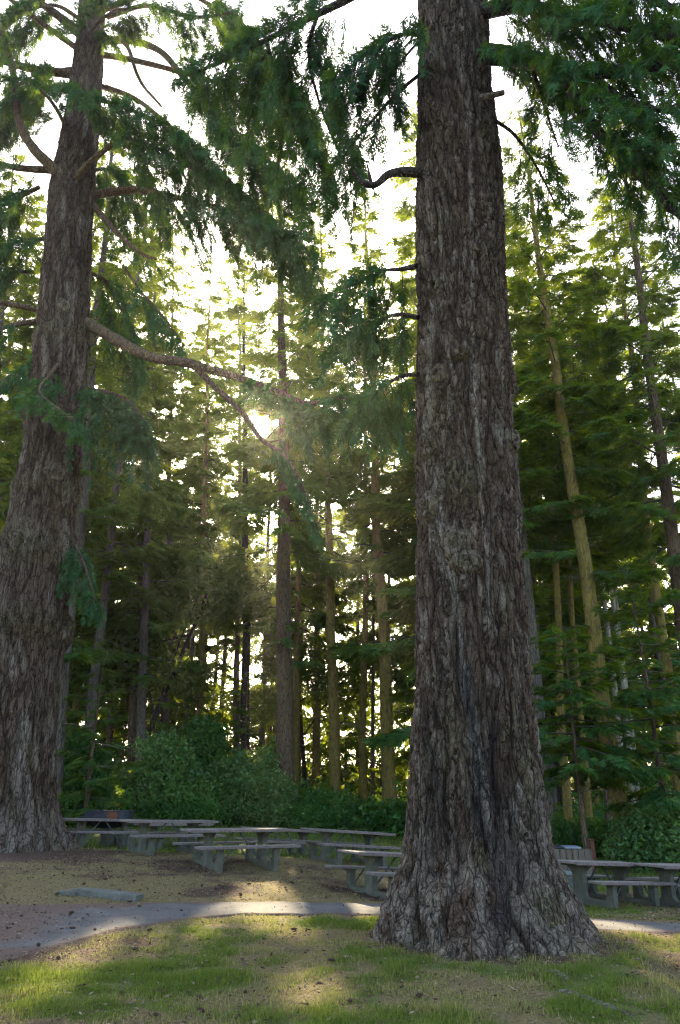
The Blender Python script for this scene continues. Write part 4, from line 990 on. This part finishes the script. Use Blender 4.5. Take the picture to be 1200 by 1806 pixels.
FERN_SPOTS = [(118, 1462, 26.5, 'fern left of the charcoal grill at the lawn edge'), (235, 1458, 27, 'fern behind the long picnic table at left'), (338, 1458, 28, 'fern below the gap between the rounded shrubs'), (470, 1462, 29, 'fern just left of the straight grey-brown fir'), (545, 1462, 29, 'fern just right of the straight grey-brown fir'), (625, 1462, 29, 'fern in front of the slim mossy trunk'), (690, 1462, 29, 'fern below the thickest mossy trunk'), (1085, 1530, 21, 'fern beside the foot of the brown-based fir'), (1140, 1535, 20.5, 'fern in front of the grey-green shrub at right')]
for px_, py_, d_, lb_ in FERN_SPOTS: fern(lb_, px_, py_, d_)
def maple(label, base, top, H, crown, n, tint):
    b = np.array(base)
    root = empty('maple_tree', base); tag(root, label, 'tree', 'broad-leaved trees in the wood')
    line = smooth_line([(0, 0, -.2), (top[0] * .2, 0, H * .3), (top[0] * .6, top[1] * .5, H * .65), (top[0], top[1], H)], 16)
    obj('trunk', mesh_np('trunk', *tubes_np([line], [np.linspace(.2, .05, 16)], 10), smooth=True), M['bark_dark'], root)
    tl, tr = [], []
    for c_, r_ in crown:
        f = rng.uniform(.4, .8); s0 = line[int(f * 15)]
        obj('limb', mesh_np('limb', *tubes_np([smooth_line([s0, (s0 + np.array(c_)) / 2 + np.array([0, 0, .4]), np.array(c_)], 8)], [np.linspace(.07, .015, 8)], 6), smooth=True), M['bark_dark'], root)
    pts = clump_points(n, [(b + np.array(c_), np.array(r_, float)) for c_, r_ in crown]); m = len(pts)
    lv = Leaves(); lv.add(pts, rng.normal(size=(m, 3)), UP + rng.normal(0, .4, (m, 3)), .34 * (.7 + .6 * rng.random(m)), np.clip(tint + rng.normal(0, .2, m), 0, 1))
    stuff(obj('crown', lv.mesh('crown', LEAF_T, b), M['maple'], root))
maple('leaning dark broad-leaved tree whose yellow-green leaves fill the wood left of centre', base_at(225, 1420, 36), (3.5, 1), 13, [lob(2.8, 11.5, 2.6, 2, 1.6), lob(-.5, 9, 2.2, 2, 1.5), lob(1.5, 7, 2.2, 2, 1.0), lob(4.5, 13.5, 2.2, 2, 1.5), lob(-2.5, 7, 1.8, 1.6, 1.0)], 4200, .6)
maple('broad-leaved tree with bright leaves low between the mossy trunks', base_at(540, 1420, 46), (-1, 1), 11, [lob(-1, 10, 2.6, 2, 1.7), lob(2.2, 8, 2.4, 2, 1.5), lob(-3.0, 7.0, 2.2, 2, 1.3), lob(4.5, 10.5, 2.4, 2, 1.5)], 4200, .7)
maple('broad-leaved tree with sunlit leaves right of the huge trunk', base_at(985, 1430, 40), (.8, 1), 13, [lob(.5, 12, 2.4, 2, 1.8), lob(2.6, 9, 2.4, 2, 1.6), lob(-1.5, 8.5, 2.0, 2, 1.4), lob(3.5, 5, 2.4, 2, 1.6)], 4000, .65)

# far wood seen as one mass, and the undergrowth on the forest floor
lv = Leaves()
n = 7600
X = rng.uniform(-52, 52, n); Yv = rng.uniform(60, 78, n); hh = 30 * rng.random(n)**.9
ztop = 25 + 7 * pnoise(X * .16, 3.3, 1.1) + 5 * pnoise(X * .5, 8.1, 2.2)
k = hh < ztop
X, Yv, hh = X[k], Yv[k], hh[k]
X = np.concatenate([X, rng.uniform(-45, 45, 3600)]); Yv = np.concatenate([Yv, rng.uniform(58, 72, 3600)]); hh = np.concatenate([hh, rng.uniform(0, 9, 3600)]); n = len(X)
a = rng.random(n) * 6.28
lv.add(np.stack([X, Yv, g(X, Yv) + hh], -1), np.stack([np.cos(a), np.sin(a), -.35 - .3 * rng.random(n)], -1), UP + rng.normal(0, .3, (n, 3)), 1.5 + .9 * rng.random(n), np.clip(.45 + rng.normal(0, .18, n), 0, 1))
o = obj('far_wood', lv.mesh('far_wood', FAR_T, np.zeros(3)), M['fir'])
tag(o, 'far mass of conifer foliage closing the wood behind the trunks', 'foliage', kind='stuff')
tl, tr = [], []
for i in range(46):
    X0, Y0 = rng.uniform(-46, 46), rng.uniform(61, 76); H = rng.uniform(22, 30); z = float(g(X0, Y0))
    tl.append(np.array([[X0, Y0, z - .3], [X0 + .1, Y0, z + H * .5], [X0 + .2, Y0, z + H]])); tr.append(np.array([.26, .17, .04]))
o = obj('far_trunks', mesh_np('far_trunks', *tubes_np(tl, tr, 7), smooth=True), M['bark_brown'])
tag(o, 'dim trunks far back in the wood, merging into the shade', 'trunks', kind='stuff')
n = 9000
Yv = rng.uniform(33, 60, n); X = rng.uniform(-1, 1, n) * (Yv * .55 + 4)
hgt = np.clip(.7 + 1.1 * pnoise(X * .28, Yv * .28, 6.6) + .5 * pnoise(X * .9, Yv * .9, 6.6), .15, 2) * 2.0
pts = np.stack([X, Yv, g(X, Yv) + hgt * rng.random(n)**.6], -1)
lv = Leaves(); lv.add(pts, rng.normal(size=(n, 3)), UP + rng.normal(0, .4, (n, 3)), .36 * (.7 + .7 * rng.random(n)), np.clip(.35 + rng.normal(0, .2, n), 0, 1))
o = obj('undergrowth', lv.mesh('undergrowth', LEAF_T, np.zeros(3)), M['shrub'])
tag(o, 'dense green undergrowth covering the floor of the wood', 'undergrowth', kind='stuff')

# ------------------------------------------------------------------ picnic tables
def make_table():
    root = empty('picnic_table')
    # profile of the cast pedestal, across the table (x), z up
    prof = [(-.80, 0), (.80, 0), (.80, .40), (.66, .40), (.66, .20), (.63, .13), (.57, .09), (.20, .09), (.15, .12), (.125, .18), (.125, .52), (.15, .58), (.21, .635), (.27, .675), (.27, .705), (-.27, .705), (-.27, .675), (-.21, .635), (-.15, .58), (-.125, .52), (-.125, .18), (-.15, .12), (-.20, .09), (-.57, .09), (-.63, .13), (-.66, .20), (-.66, .40), (-.80, .40)]
    for s in (-1, 1):
        m = MB(); yc = s * .62
        def part(ol): m.prism(ol, yc - .06, yc + .06)
        right = [(.125, .18), (.15, .12), (.20, .09), (.57, .09), (.63, .13), (.66, .20), (.66, .40), (.80, .40), (.80, 0), (.0, 0), (0, .18)]
        part(list(reversed([(x, z) for x, z in [(.0, 0), (.80, 0), (.80, .40), (.66, .40), (.66, .20), (.63, .13), (.57, .09), (.20, .09), (.15, .12), (.125, .18), (.125, .52), (.15, .58), (.21, .635), (.27, .675), (.27, .705), (.0, .705)]])))
        part([(-x, z) for x, z in [(.0, 0), (.80, 0), (.80, .40), (.66, .40), (.66, .20), (.63, .13), (.57, .09), (.20, .09), (.15, .12), (.125, .18), (.125, .52), (.15, .58), (.21, .635), (.27, .675), (.27, .705), (.0, .705)]])
        for v in range(len(m.v)):
            x, y, z = m.v[v]; m.v[v] = (x, y, z - .28 if z == 0 else z)
        m.build('pedestal', M['concrete'], root)
        m = MB().box((0, yc + s * .10, .689), (.68, .05, .05), bevel=.006); m.build('cleat', M['concrete'], root)
    for i in range(4):
        x = -.285 + i * .19
        m = MB().box((x, random.uniform(-.012, .012), .732 + random.uniform(-.002, .002)), (.182, 2.30, .044), bevel=.007)
        m.build('tabletop_board', M['board_top'], root)
    for s in (-1, 1):
        x = s * .375
        MB().box((s * .392, 0, .727), (.024, 2.31, .060), bevel=.004).build('edge_board', M['board_side'], root)
        MB().box((s * .675, random.uniform(-.01, .01), .424), (.135, 2.26, .046), bevel=.006).build('bench_plank', M['board_top'], root)
        MB().box((s * .818, random.uniform(-.01, .01), .422), (.135, 2.26, .046), bevel=.006).build('bench_plank', M['board_top'], root)
        MB().box((s * .898, 0, .418), (.02, 2.27, .054), bevel=.004).build('bench_edge', M['board_side'], root)
        MB().box((s * .745, .62 + .10, .388), (.26, .045, .03), bevel=.004).build('bench_bracket', M['concrete'], root)
        MB().box((s * .745, -.62 - .10, .388), (.26, .045, .03), bevel=.004).build('bench_bracket', M['concrete'], root)
        MB().bar((0, s * .06, .70), (0, s * .54, .12), .028).build('brace', M['brace'], root)
        MB().bar((s * .73, .33, .40), (s * .73, .56, .10), .022).build('brace', M['brace'], root)
        MB().bar((s * .73, -.33, .40), (s * .73, -.56, .10), .022).build('brace', M['brace'], root)
    return root
def copy_thing(o, label):
    c_ = o.copy(); col.objects.link(c_); c_['label'] = label
    for ch in list(o.children):
        k_ = ch.copy(); col.objects.link(k_); k_.parent = c_
        for g2 in ch.children:
            k2 = g2.copy(); col.objects.link(k2); k2.parent = k_
    return c_
proto = make_table()
TABLES = [  # foot pixel, depth, direction of the long axis (deg from +X), slope along it, label
 (414, 1527, 15.2, 29, -.01, 'picnic table in the middle, nearest of the left group, dirt beneath it'),
 (293, 1504, 17.2, 32, -.02, 'long picnic table right beside the charcoal grill, second row at left'),
 (176, 1494, 19.8, 28, -.03, 'leftmost picnic table, partly behind the burled trunk and before the grill'),
 (303, 1499, 21.6, 30, -.01, 'picnic table hidden behind the long table at left'),
 (497, 1512, 20.0, 28, -.06, 'picnic table half hidden behind the middle table'),
 (612, 1521, 17.6, 28, -.07, 'picnic table at the back, standing left of the huge trunk'),
 (703, 1580, 13.3, 30, -.07, 'picnic table close beside the path, cut off by the huge trunk'),
 (1063, 1591, 14.0, 33, -.06, 'picnic table just right of the huge trunk'),
 (1218, 1597, 14.2, 30, -.05, 'picnic table cut off by the right edge of the view'),
 (872, 1583, 14.5, 30, -.05, 'picnic table almost wholly hidden behind the huge trunk'),
]
for i, (px, py, dp, az, slope, lb) in enumerate(TABLES):
    o = proto if i == 0 else copy_thing(proto, lb)
    q = P(px, py, dp); z = float(g(q[0], q[1])); a = R(az)
    yv = Vector((math.cos(a), math.sin(a), slope)).normalized(); xv = Vector((math.sin(a), -math.cos(a), 0)); zv = xv.cross(yv)
    o.matrix_world = Matrix.Translation((q[0], q[1], z + .01)) @ Matrix((xv, yv, zv * .95)).transposed().to_4x4()
    tag(o, lb, 'picnic table', 'concrete and wood picnic tables')

# charcoal grill
q = P(188, 1492, 20.6); gr = empty('charcoal_grill', (q[0], q[1], float(g(q[0], q[1]))), R(6))
tag(gr, 'blackened steel charcoal grill with a rusty panel behind the leftmost picnic table', 'grill')
MB().tube([(0, 0, -.1), (0, 0, .12), (0, 0, .55)], [.26, .24, .20], 14).build('pedestal', M['concrete'], gr)
m = MB(); m.add([(-.34, -.26, .50), (.34, -.26, .50), (.34, .26, .50), (-.34, .26, .50), (-.60, -.40, .68), (.60, -.40, .68), (.60, .40, .68), (-.60, .40, .68)], [(3, 2, 1, 0), (0, 1, 5, 4), (1, 2, 6, 5), (2, 3, 7, 6), (3, 0, 4, 7)])
m.build('ash_pan', M['iron'], gr)
for nm, cc, sz, mt in (('front_panel', (-.30, -.41, .80), (.60, .02, .25), 'iron'), ('rusty_panel', (.15, -.413, .80), (.30, .02, .25), 'rust'), ('front_panel', (.45, -.41, .80), (.29, .02, .25), 'iron'), ('back_panel', (0, .41, .80), (1.2, .02, .25), 'iron'), ('side_panel', (-.61, 0, .80), (.02, .80, .25), 'iron'), ('side_panel', (.61, 0, .80), (.02, .80, .25), 'iron')):
    MB().box(cc, sz, bevel=.004).build(nm, M[mt], gr)
for i in range(11): MB().bar((-.62 + i * .124, -.42, .945), (-.62 + i * .124, .42, .945), .02).build('grate_bar', M['iron'], gr)
for y_ in (-.43, .43): MB().bar((-.66, y_, .945), (.66, y_, .945), .03).build('grate_rail', M['iron'], gr)
for z_ in (.86, .78): MB().tube([(-.62, -.25, z_), (-.80, -.25, z_), (-.80, .05, z_), (-.62, .05, z_)], .014, 6).build('handle', M['iron'], gr)

# wooden bin enclosure
q = P(1000, 1556, 19.0); bn = empty('bin_enclosure', (q[0], q[1], float(g(q[0], q[1]))), R(-8))
tag(bn, 'slatted wooden bin enclosure with a dark lid behind the right picnic table', 'bin')
for i in range(8): MB().box((-.56 + i * .16, -.40, .38 + random.uniform(-.008, .008)), (.145, .025, .80), bevel=.004).build('board', M['slat'], bn)
for i in range(5): MB().box((.66, -.30 + i * .16, .38), (.025, .145, .80), bevel=.004).build('board', M['slat'], bn)
for i in range(5): MB().box((-.66, -.30 + i * .16, .38), (.025, .145, .80), bevel=.004).build('board', M['slat'], bn)
MB().box((-.35, 0, .82), (.60, .84, .05), bevel=.01).build('lid', M['iron'], bn)
MB().box((.20, 0, .81), (.44, .80, .04), bevel=.01).build('lid', M['lid'], bn)
# boulder and post
def rock(name, label, loc, r, seed):
    import bmesh
    bm = bmesh.new(); bmesh.ops.create_icosphere(bm, subdivisions=3, radius=1)
    for v in bm.verts:
        n_ = float(pnoise(v.co.x * 1.3 + seed, v.co.y * 1.3, v.co.z * 1.3)) + .4 * float(pnoise(v.co.x * 3 + seed, v.co.y * 3, v.co.z * 3))
        v.co *= 1 + .35 * n_; v.co.x *= r[0]; v.co.y *= r[1]; v.co.z *= r[2]
    me = bpy.data.meshes.new(name); bm.to_mesh(me); bm.free()
    o_ = obj(name, me, M['stone']); o_.location = loc; tag(o_, label, 'rock'); return o_
q = P(990, 1556, 17.6); rock('boulder', 'mossy grey boulder on the grass in front of the bin enclosure', (q[0], q[1], float(g(q[0], q[1])) + .12), (.34, .3, .26), 3.3)
q = P(1048, 1525, 20.5); z = float(g(q[0], q[1]))
pr = empty('marker_post', (q[0], q[1], z)); tag(pr, 'short reddish wooden post in the shrubs behind the right picnic table', 'post')
MB().box((0, 0, .36), (.13, .13, .95), bevel=.012).build('shaft', M['post'], pr)
MB().box((0, 0, .86), (.16, .16, .05), bevel=.012).build('cap', M['post'], pr)

# concrete kerb beside the path
a_, b_ = on_ground(108, 1574), on_ground(246, 1588)
d_ = b_ - a_; L = float(np.hypot(d_[0], d_[1])); ang = math.atan2(d_[1], d_[0])
mid = (a_ + b_) / 2
m = MB(); n = 26
ring = [(-.135, -.10), (.135, -.10), (.13, .062), (.112, .08), (-.112, .08), (-.13, .062)]
vv_, ff_ = [], []
for i in range(n + 1):
    s_ = -L / 2 + L * i / n; tp = min(1, .25 + 3.2 * i / n, .9 + (n - i) / n)
    for (y_, z_) in ring:
        vv_.append((s_ + .01 * random.uniform(-1, 1) * (0 < i < n), y_ + .008 * random.uniform(-1, 1) + .05 * math.sin(i * .12), (z_ * (tp if z_ > 0 else 1)) + .006 * random.uniform(-1, 1)))
for i in range(n):
    for k in range(6): ff_.append((i * 6 + k, i * 6 + (k + 1) % 6, (i + 1) * 6 + (k + 1) % 6, (i + 1) * 6 + k))
ff_ += [tuple(reversed(range(6))), tuple(n * 6 + k for k in range(6))]
m.add(vv_, ff_); kb = m.build('kerb_block', M['kerb'])
kb.location = (mid[0], mid[1], float(g(mid[0], mid[1])) + .01); kb.rotation_euler = (0, -math.atan2(d_[2], L), ang)
tag(kb, 'worn pale concrete kerb block lying along the upper edge of the path', 'kerb')

# ------------------------------------------------------------------ grass, litter, cones
def grass(name, label, n, xr, yr, hgt, wid, dens_fn, mat):
    X = rng.uniform(*xr, n); Yv = rng.uniform(*yr, n)
    k = rng.random(n) < dens_fn(X, Yv)
    X, Yv = X[k], Yv[k]; n = len(X)
    gre, soi = zones(X, Yv)
    tuft = np.clip(.75 + .9 * pnoise(X * 2.6, Yv * 2.6, 11.1), .35, 1.7)
    h = hgt * tuft * (.5 + .9 * rng.random(n)) * (.55 + .6 * gre)
    a = rng.random(n) * 6.28; ln = h * (.25 + .6 * rng.random(n)); w = wid * (.6 + .8 * rng.random(n))
    z = g(X, Yv) + .0
    b = np.stack([X, Yv, z - .01], -1); sd = np.stack([-np.sin(a), np.cos(a), 0 * a], -1) * (w / 2)[:, None]; lean_ = np.stack([np.cos(a), np.sin(a), 0 * a], -1)
    mid_ = b + lean_ * (ln * .3)[:, None] + UP * (h * .62)[:, None]; tip = b + lean_ * ln[:, None] + UP * h[:, None]
    V = np.stack([b - sd, b + sd, tip], 1).reshape(-1, 3)
    Q = None; Tt = np.arange(n * 3).reshape(-1, 3)
    dry = np.clip(1 - gre * 1.1 + rng.normal(0, .22, n) + .25 * pnoise(X * 1.1, Yv * 1.1, 3.3), 0, 1)
    me = mesh_np(name, V, Q, Tt, attrs={'dry': dry.repeat(3), 'tint': np.clip(.5 + rng.normal(0, .25, n), 0, 1).repeat(3)})
    tag(obj(name, me, mat), label, 'grass', kind='stuff')
t = NT('grass_blades')
k = t.mix(t.attr('tint'), (.045, .100, .016), (.16, .20, .035))
k = t.mix(t.ramp(t.attr('dry'), [(.35, 0), (.7, 1)]), k, t.mix(t.attr('tint'), (.16, .135, .045), (.40, .34, .14)))
d = t.n('ShaderNodeBsdfDiffuse'); t.l(k, d.inputs[0]); tr_ = t.n('ShaderNodeBsdfTranslucent'); t.l(t.mix(.35, k, (.30, .34, .05)), tr_.inputs[0])
mx = t.n('ShaderNodeMixShader'); mx.inputs[0].default_value = .4; t.l(d.outputs[0], mx.inputs[1]); t.l(tr_.outputs[0], mx.inputs[2]); t.l(mx.outputs[0], t.out.inputs[0])
M['grass'] = t.m
def trunk_clear(X, Yv): return np.hypot((X - 1.9) / 1.35, (Yv - 10.2) / 1.25) > .9
def d_fore(X, Yv):
    lo, hi = path_y(X); gre, soi = zones(X, Yv)
    return np.where((Yv < lo - .02 + .12 * pnoise(X * 3, Yv * 3, 2)) & trunk_clear(X, Yv), np.clip(.42 + .75 * gre - .30 * soi, .06, 1), 0)
def d_back(X, Yv):
    lo, hi = path_y(X); gre, soi = zones(X, Yv)
    return np.where(Yv > hi + .02 + .12 * pnoise(X * 3, Yv * 3, 2), np.clip(.30 + .7 * gre - .30 * soi, .04, 1), 0)
grass('grass', 'short patchy green and straw-coloured grass in front of the path', 380000, (-5.2, 6.2), (6.2, 13.2), .070, .0085, d_fore, M['grass'])
grass('lawn', 'thin dry grass around the picnic tables beyond the path', 170000, (-9.5, 9.5), (12.2, 20), .055, .012, d_back, M['grass'])
grass('lawn_edge', 'green lawn reaching to the shrubs behind the tables', 30000, (-16, 15), (20, 34), .12, .03, d_back, M['grass'])

# needles, twigs and bark flakes
n = 60000
X = rng.uniform(-6.5, 7, n); Yv = rng.uniform(6.3, 18, n)
gre, soi = zones(X, Yv); lo, hi = path_y(X)
onp = (Yv > lo) & (Yv < hi)
k = (rng.random(n) < np.where(onp, .06 + .5 * sstep(-2.5, -5, X), .30 + .70 * soi)) & trunk_clear(X, Yv)
X, Yv = X[k], Yv[k]; n = len(X)
a = rng.random(n) * 6.28; L = rng.uniform(.015, .06, n) * np.where(rng.random(n) < .06, 2.5, 1); w = rng.uniform(.004, .014, n)
onp = onp[k]
b = np.stack([X, Yv, g(X, Yv) + np.where(onp, .030, .022) + .01 * rng.random(n)], -1); dv = np.stack([np.cos(a), np.sin(a), rng.normal(0, .2, n)], -1) * L[:, None]; sv = np.stack([-np.sin(a), np.cos(a), rng.normal(0, .4, n)], -1) * w[:, None]
V = np.stack([b - dv / 2, b + sv, b + dv / 2, b - sv], 1).reshape(-1, 3)
t = NT('litter'); M['litter'] = t.principled(t.ramp(t.attr('tint'), [(0, (.035, .02, .013)), (.6, (.11, .065, .04)), (1, (.27, .20, .13))]), .95, None, .1)
o = obj('needle_litter', mesh_np('needle_litter', V, np.arange(n * 4).reshape(-1, 4), attrs={'tint': rng.random(n).repeat(4)}), M['litter'])
tag(o, 'brown needles, twigs and bark flakes littering the ground', 'litter', kind='stuff')

# fir cones: ribbed egg shapes with scales
def cone_mesh():
    m = MB(); V, Fc = [], []; rows, n = 7, 9
    m.tube([(-.035, 0, .015), (-.02, 0, .016), (.01, 0, .017), (.035, 0, .016)], [.006, .013, .014, .004], 7)
    for r_ in range(6):
        x = -.030 + r_ * .011; rr = .015 * math.sin(.5 + r_ * .42)
        for k_ in range(6):
            a = (k_ + .5 * (r_ % 2)) * math.pi / 3; c_, s2 = math.cos(a), math.sin(a); ca, sa = math.cos(a + .4), math.sin(a + .4); cb, sb = math.cos(a - .4), math.sin(a - .4)
            m.add([(x, rr * cb * .8, .016 + rr * sb * .8), (x, rr * ca * .8, .016 + rr * sa * .8), (x - .010, (rr + .009) * c_, .016 + (rr + .009) * s2)], [(0, 1, 2)])
    return m.mesh('fir_cone')
cm = cone_mesh(); cm.materials.append(M['cone'])
cones = 0
zone_defs = [((0, 600), (1640, 1800), 34, 'small brown fir cone lying in the grass in front of the path at left'),
             ((560, 1000), (1700, 1800), 14, 'small brown fir cone in the grass before the huge trunk'),
             ((0, 560), (1515, 1585), 46, 'small brown fir cone on the dry slope between path and tables at left'),
             ((0, 330), (1592, 1650), 16, 'small brown fir cone lying on the needle-strewn path'),
             ((1050, 1200), (1655, 1790), 8, 'small brown fir cone on the ground right of the huge trunk'),
             ((480, 660), (1530, 1588), 10, 'small brown fir cone on the ground beside the near picnic table')]
for (x0, x1), (y0, y1), cnt, lb in zone_defs:
    for _ in range(cnt):
        px, py = rng.uniform(x0, x1), rng.uniform(y0, y1)
        if 640 < px < 1070 and py < 1712: continue
        q = on_ground(px, py)
        lo, hi = path_y(q[0]); lift = .02 if lo < q[1] < hi else .008
        c_ = bpy.data.objects.new('fir_cone', cm); col.objects.link(c_)
        s_ = rng.uniform(.75, 1.2); c_.scale = (s_, s_, s_); c_.location = (q[0], q[1], q[2] + lift); c_.rotation_euler = (rng.random() * 6, rng.normal(0, .2), rng.random() * 6.28)
        tag(c_, lb, 'cone', 'fallen fir cones')

# ------------------------------------------------------------------ haze
if HAZE > 0:
    m = MB().box((0, 75, 29), (220, 190, 64))
    t = NT('haze'); pv = t.n('ShaderNodeVolumePrincipled'); pv.inputs['Color'].default_value = (.97, .95, .90, 1); pv.inputs['Density'].default_value = HAZE; pv.inputs['Anisotropy'].default_value = .86
    t.l(pv.outputs[0], t.out.inputs['Volume'])
    o = m.build('haze', t.m); tag(o, 'thin sunlit haze hanging in the wood', 'haze', kind='stuff')
